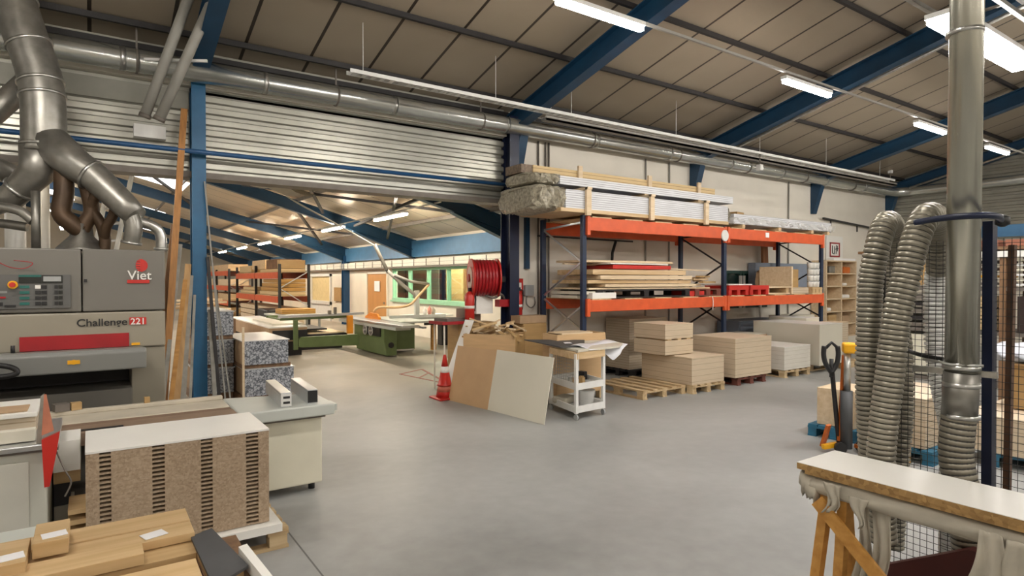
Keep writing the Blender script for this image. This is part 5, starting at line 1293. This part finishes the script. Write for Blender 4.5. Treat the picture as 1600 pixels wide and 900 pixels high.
# navy post with clamp
t=thing('cage_post','slim navy steel post behind the tall pipe with a dark clamp ring around it','post',(4.32,1.3,0))
G().bar((4.33,1.335,0),(4.33,1.345,2.24),.075,.05,up=(0,1,0)).build('post','navy',t,True)
g=G(); P=[]
for k in range(15):
    a=PI*1.02+PI*k/14*1.0
    P.append((4.1+.125*math.cos(a),1.385+.135*math.sin(a),2.245))
P=[(3.98,1.60,2.235)]+[(3.975,1.5,2.245),(3.965,1.38,2.25),(4.0,1.27,2.25),(4.1,1.235,2.245),(4.28,1.28,2.235)]
g.path(smoothpath(P,6),.018,12); g.build('clamp_ring','navy',t,True)
G().lathe((4.28,1.27,2.235),[(.01,-.035),(.035,-.02),(.035,.02),(.01,.035)],14).build('end_knob','black',t,True)
# mesh cage
t=thing('mesh_cage','welded wire mesh cage panel along the right side behind the hoses','mesh panel',(4.35,.9,0))
g=G(); y=1.93
while y>-.6: g.bar((4.35,y,.01),(4.35,y,2.14),.0030,.0030,up=(0,1,0)); y-=.038
z=.03
while z<2.15: g.bar((4.35,-.6,z),(4.35,1.93,z),.0030,.0030); z+=.0425
g.build('wire_mesh','wire',t,True)
G().bar((4.375,1.27,0),(4.375,1.25,2.1),.045,.03,up=(0,1,0)).build('angle_post','rust',t,True)
G().bar((4.36,1.93,0),(4.36,1.93,2.14),.012,.012,up=(0,1,0)).build('edge_wire','wire',t,True)
# trestle table
t=thing('trestle','amber wooden trestle wrapped in dusty cloth at the bottom right','trestle',(3.5,1.5,0))
for (a,b) in (((3.42,1.80,.74),(3.36,1.86,0)),((3.48,1.74,.74),(3.66,1.78,0)),((3.40,1.70,.70),(3.40,1.74,0)),((3.42,.96,.74),(3.36,.94,0)),((3.5,.9,.74),(3.68,.86,0)),((3.42,1.03,.70),(3.38,1.07,0))):
    G().bar(a,b,.055,.05,up=(0,1,0)).build('leg','trestlewood',t,True)
G().bar((3.335,1.82,.665),(3.335,1.28,.17),.075,.02,up=(1,0,0)).build('diagonal_brace','trestlewood',t,True)
G().bar((3.45,1.9,.73),(3.45,.55,.73),.10,.06).build('top_beam','trestlewood',t,True)
# cloth sleeve round the beam
def sleeve(p,q,ry,rz,seed,n=22,m=16,amp=.10):
    rnd=random.Random(seed); p,q=Vector(p),Vector(q); g=G(); P=[]; ph=[rnd.uniform(0,6) for _ in range(6)]
    for i in range(n+1):
        f=i/n; c=p.lerp(q,f)
        for j in range(m):
            a=2*PI*j/m; k=1+amp*math.sin(3*a+ph[0]+f*9)*math.sin(f*14+ph[1])+amp*.6*math.sin(5*a+f*23+ph[2])
            P.append((c.x+ry*math.cos(a)*k,c.y,c.z+rz*math.sin(a)*k))
    F=[(i*m+j,i*m+(j+1)%m,(i+1)*m+(j+1)%m,(i+1)*m+j) for i in range(n) for j in range(m)]+[tuple(range(m-1,-1,-1)),tuple(n*m+j for j in range(m))]
    return g._add(P,F,True)
sleeve((3.42,1.92,.735),(3.42,.5,.725),.068,.055,1).build('cloth_wrap','cloth',t,True)
def rag(x,y,z0,z1,w0,w1,seed,wav=.02):
    rnd=random.Random(seed); g=G();P=[];n=12;m=8
    for i in range(n+1):
        f=i/n; w=w0*(1-f)+w1*f
        for j in range(m+1):
            u=j/m-.5; P.append((x-.075*min(1,f*4)*0-.0+wav*math.sin(u*11+f*4+seed)*(.4+f)-.01*f, y+u*w+.03*f*math.sin(f*5+seed), z0+(z1-z0)*f-.03*abs(u)*f))
    g._add(P,[(i*(m+1)+j,(i+1)*(m+1)+j,(i+1)*(m+1)+j+1,i*(m+1)+j+1) for i in range(n) for j in range(m)],True)
    o=g.build('hanging_cloth','cloth',t,True,fix=False); md=o.modifiers.new('t','SOLIDIFY'); md.thickness=.004; return o
rag(3.345,1.74,.78,.63,.10,.05,2); rag(3.345,1.60,.74,.60,.10,.02,7,.012); rag(3.42,1.52,.70,.25,.10,.07,3); rag(3.335,1.02,.76,.38,.09,.17,4); rag(3.335,.90,.75,.42,.12,.16,6); rag(3.45,1.62,.68,.2,.05,.09,9)
sleeve((3.40,1.93,.735),(3.40,1.84,.70),.06,.07,5,8,14,.22).build('cloth_bunch','cloth',t,True)
t=thing('trestle_board','white laminated chipboard lying along the trestle at the bottom right','board',(3.56,1.2,.8))
G().box(3.345,3.765,.3,1.945,.812,.847).build('chipboard_core','osb',t,True); G().box(3.345,3.765,.3,1.945,.847,.85).build('laminate_face','white',t,True)
tag(G().box(3.35,3.74,.3,1.90,.792,.811).build('board','osb'),'thin chipboard under the white trestle board','board')
tag(G().prism([(1.75,.0),(1.75,.16),(1.31,.42),(.8,.42),(.8,0)],3.95,4.02,'x').build('steel_plate',plain('maroon_plate',(.075,.012,.01),.5)),'dark maroon plate standing on the floor under the trestle board','plate')
# hand pallet truck
t=thing('pallet_truck','orange lift truck with a yellow capped mast and black steering handle','pallet truck',(6.85,3.4,0))
G().path([(6.83,3.40,.68),(6.83,3.40,1.12)],.035,16).build('piston','galv',t,True)
G().path([(6.82,3.40,.05),(6.82,3.40,.68)],.062,18).build('cylinder','darkgrey',t,True)
G().cb((6.86,3.39,1.15),(.17,.14,.11),.6).build('yellow_cap','yellow',t,True,bevel=.02)
g=G(); g.bar((6.83,3.46,.12),(6.90,3.45,1.06),.12,.03,up=(0,1,0)); g.build('mast_left','orangepaint',t,True)
G().bar((7.02,3.30,.12),(7.0,3.32,1.14),.05,.03,up=(0,1,0)).build('mast_right',plain('yellow_mast',(.7,.35,.02),.4),t,True)
G().bar((6.80,3.47,.10),(6.70,3.50,.92),.035,.035,up=(0,1,0)).build('handle_bar','dark',t,True)
g=G(); c0=Vector((6.69,3.50,.88))
g.path(smoothpath([c0+Vector(p) for p in ((0,0,0),(-.045,.04,.10),(-.06,.055,.2),(-.055,.05,.29))],5),.026,10)
g.path(smoothpath([c0+Vector(p) for p in ((0,0,0),(.045,-.035,.10),(.055,-.045,.2),(.05,-.04,.29))],5),.026,10)
g.path([c0+Vector((-.04,.04,.27)),c0+Vector((0,0,.33)),c0+Vector((.045,-.035,.28))],.018,8)
g.path([c0+Vector((0,0,-.05)),c0+Vector((.0,0,.15))],.022,8)
g.build('steering_handle','black',t,True)
G().bar((6.70,3.60,.05),(6.68,3.52,.30),.07,.03,up=(0,1,0)).build('foot_pedal','orangepaint',t,True)
G().bar((6.62,3.55,.06),(6.78,3.48,.08),.05,.05).build('base_frame','yellow',t,True)
G().cyl((6.72,3.40,.06),(6.76,3.44,.06),.06,16).build('wheel','black',t,True); G().cyl((6.95,3.30,.06),(6.99,3.33,.06),.06,16).build('wheel','black',t,True)
for dy in (0,): G().bar((6.9,3.30,.07),(7.9,3.1,.07),.12,.04).build('fork','orangepaint',t,True)
# pallets and stacks behind the cage
pallet('pallet','blue pallet behind the lift truck handle',7.66,3.80,0,.85,.6,'palletblue',rz=.1)
tag(G().cb((7.60,3.80,.37),(.6,.42,.44),.1).build('carton','palewood'),'pale carton on the blue pallet left of the hoses','carton')
pallet('pallet','blue pallet with a pink-topped board stack behind the mesh',7.6,3.0,0,1.2,.7,'palletblue',rz=.03)
t=pack('panel_stack','pinkish board stack on the blue pallet behind the mesh',7.05,8.15,2.72,3.28,.15,.67,'stackpale2','stacktop',group=None)
tag(G().cb((6.9,2.85,.16),(.10,.10,.32),.2).build('jack_foot','yellow',bevel=.02),'yellow foot at the corner of the blue pallet behind the hoses','foot')
pallet('pallet','blue pallet at the right edge behind the mesh',8.3,2.2,0,1.4,.8,'palletblue',rz=.35)
t=pack('panel_stack','flat pale board stack on the blue pallet at the right edge',7.5,8.9,1.85,2.55,.15,.52,'stackpale','stacktop',group=None)
t=thing('carton','brown cardboard box behind the mesh at the right edge','carton',(8.4,2.0,.535)); G().box(8.05,8.9,1.75,2.3,.535,1.0).build('box_body','ply',t,True,bevel=.01); G().box(8.0,8.95,1.72,2.33,1.0,1.02).build('lid_flap','plylight',t,True)
g=sleeve((8.3,1.8,1.1),(8.3,2.45,1.12),.4,.09,12,14,16,.2); tag(g.build('plastic_bag',film('milky_plastic_film',(.55,.57,.62),.95,.4)),'white crumpled plastic sheet on the brown box at the right edge','plastic sheet')
# storage racks far right
rk=thing('storage_rack','long rack of trays and boards along the far right side behind the mesh','rack',(10.6,3,0))
for y in (4.6,3.6,2.95,2.0,1.0):
    for x in (10,10.9): G().bar((x,y,0),(x,y,2.3),.07,.07,up=(0,1,0)).build('upright','darkwood',rk,True)
for z in (.45,1.15,1.75):
    G().box(9.98,10.9,.8,4.8,z,z+.05).build('shelf_board','dark2',rk,True)
G().box(9.95,10.98,.8,4.8,2.30,2.34).build('top_board','darkwood',rk,True)
rnd=random.Random(9)
for k in range(7): tag(G().box(10.0,10.8,2.2,2.85,1.82+.065*k,1.845+.065*k).build('tray',['whitemetal','cabinetcream'][k%2]),'shallow pale tray in the tray pile at the right edge','tray','pale trays on the right-hand rack')
tag(G().box(10.0,10.8,2.1,2.8,1.205,1.68).build('dark_box',plain('very_dark_brown_box',(.025,.012,.01),.5)),'dark box below the trays at the right edge','box')
for k in range(3): tag(G().box(10.0,10.7,3.02,3.5,1.21+.16*k,1.35+.16*k).build('board_pack','timber'),['bottom','middle','top'][k]+' pale board pack right of the tall pipe behind the mesh','board pack')
for k in range(4): tag(G().box(10.0,10.8,3.02,3.55,1.83+.1*k,1.86+.1*k).build('dark_tray',['dark2','dark','rust','yellow'][(k*3)%4]),['lowest','second','third','highest'][k]+' thin tray right of the tall pipe above the board packs','tray')
for k in range(5): tag(G().box(10.0,10.75,3.68,4.4,1.22+.1*k,1.27+.1*k).build('dark_tray','dark' if k%2 else 'slate' if 0 else 'dark2'),'dark tray in the pile between the hoses','tray','dark trays between the hoses')
tag(G().box(10.0,10.8,3.65,4.55,1.82,2.15).build('carton','ply'),'brown carton on the rack behind the hoses','carton')
tag(G().box(10.0,10.8,3.65,4.5,.52,1.1).build('carton','cabinetcream'),'cream box on the low rack shelf between the hoses','carton')
tag(G().cyl((10.3,4.1,2.52),(10.3,4.3,2.52),.12,14).build('wood_roll','plylight'),'orange brown roll on top of the rack by the hoses','roll') if 0 else None
for k in range(5): tag(G().box(9.96,10.3,1.0+.5*k,1.42+.5*k,2.345,2.43).build('brick_block',plain('reddish_block',(.32,.12,.07),.7)),'reddish block in the row on top of the right-hand rack','block','reddish blocks on the rack top')
tag(G().box(9.93,9.95,.8,3.4,2.20,2.28).build('white_strip','white'),'white strip along the top of the right-hand rack','strip')
# blue beam
t=tag(G().box(12.9,13.1,-6,4.75,2.64,2.84).build('crane_beam','bluelight'),'pale blue horizontal beam above the racks at the right edge','beam')
for y in (7.4,1.0,-5.5): struct(G().bar((13,y,0),(13,y,2.64),.15,.15,up=(0,1,0)).build('steel_column','blue')) if y<5 else None
struct(G().bar((13.0,6.6,0),(13.0,6.6,2.64),.12,.12,up=(0,1,0)).build('steel_column','navy')) if 0 else None
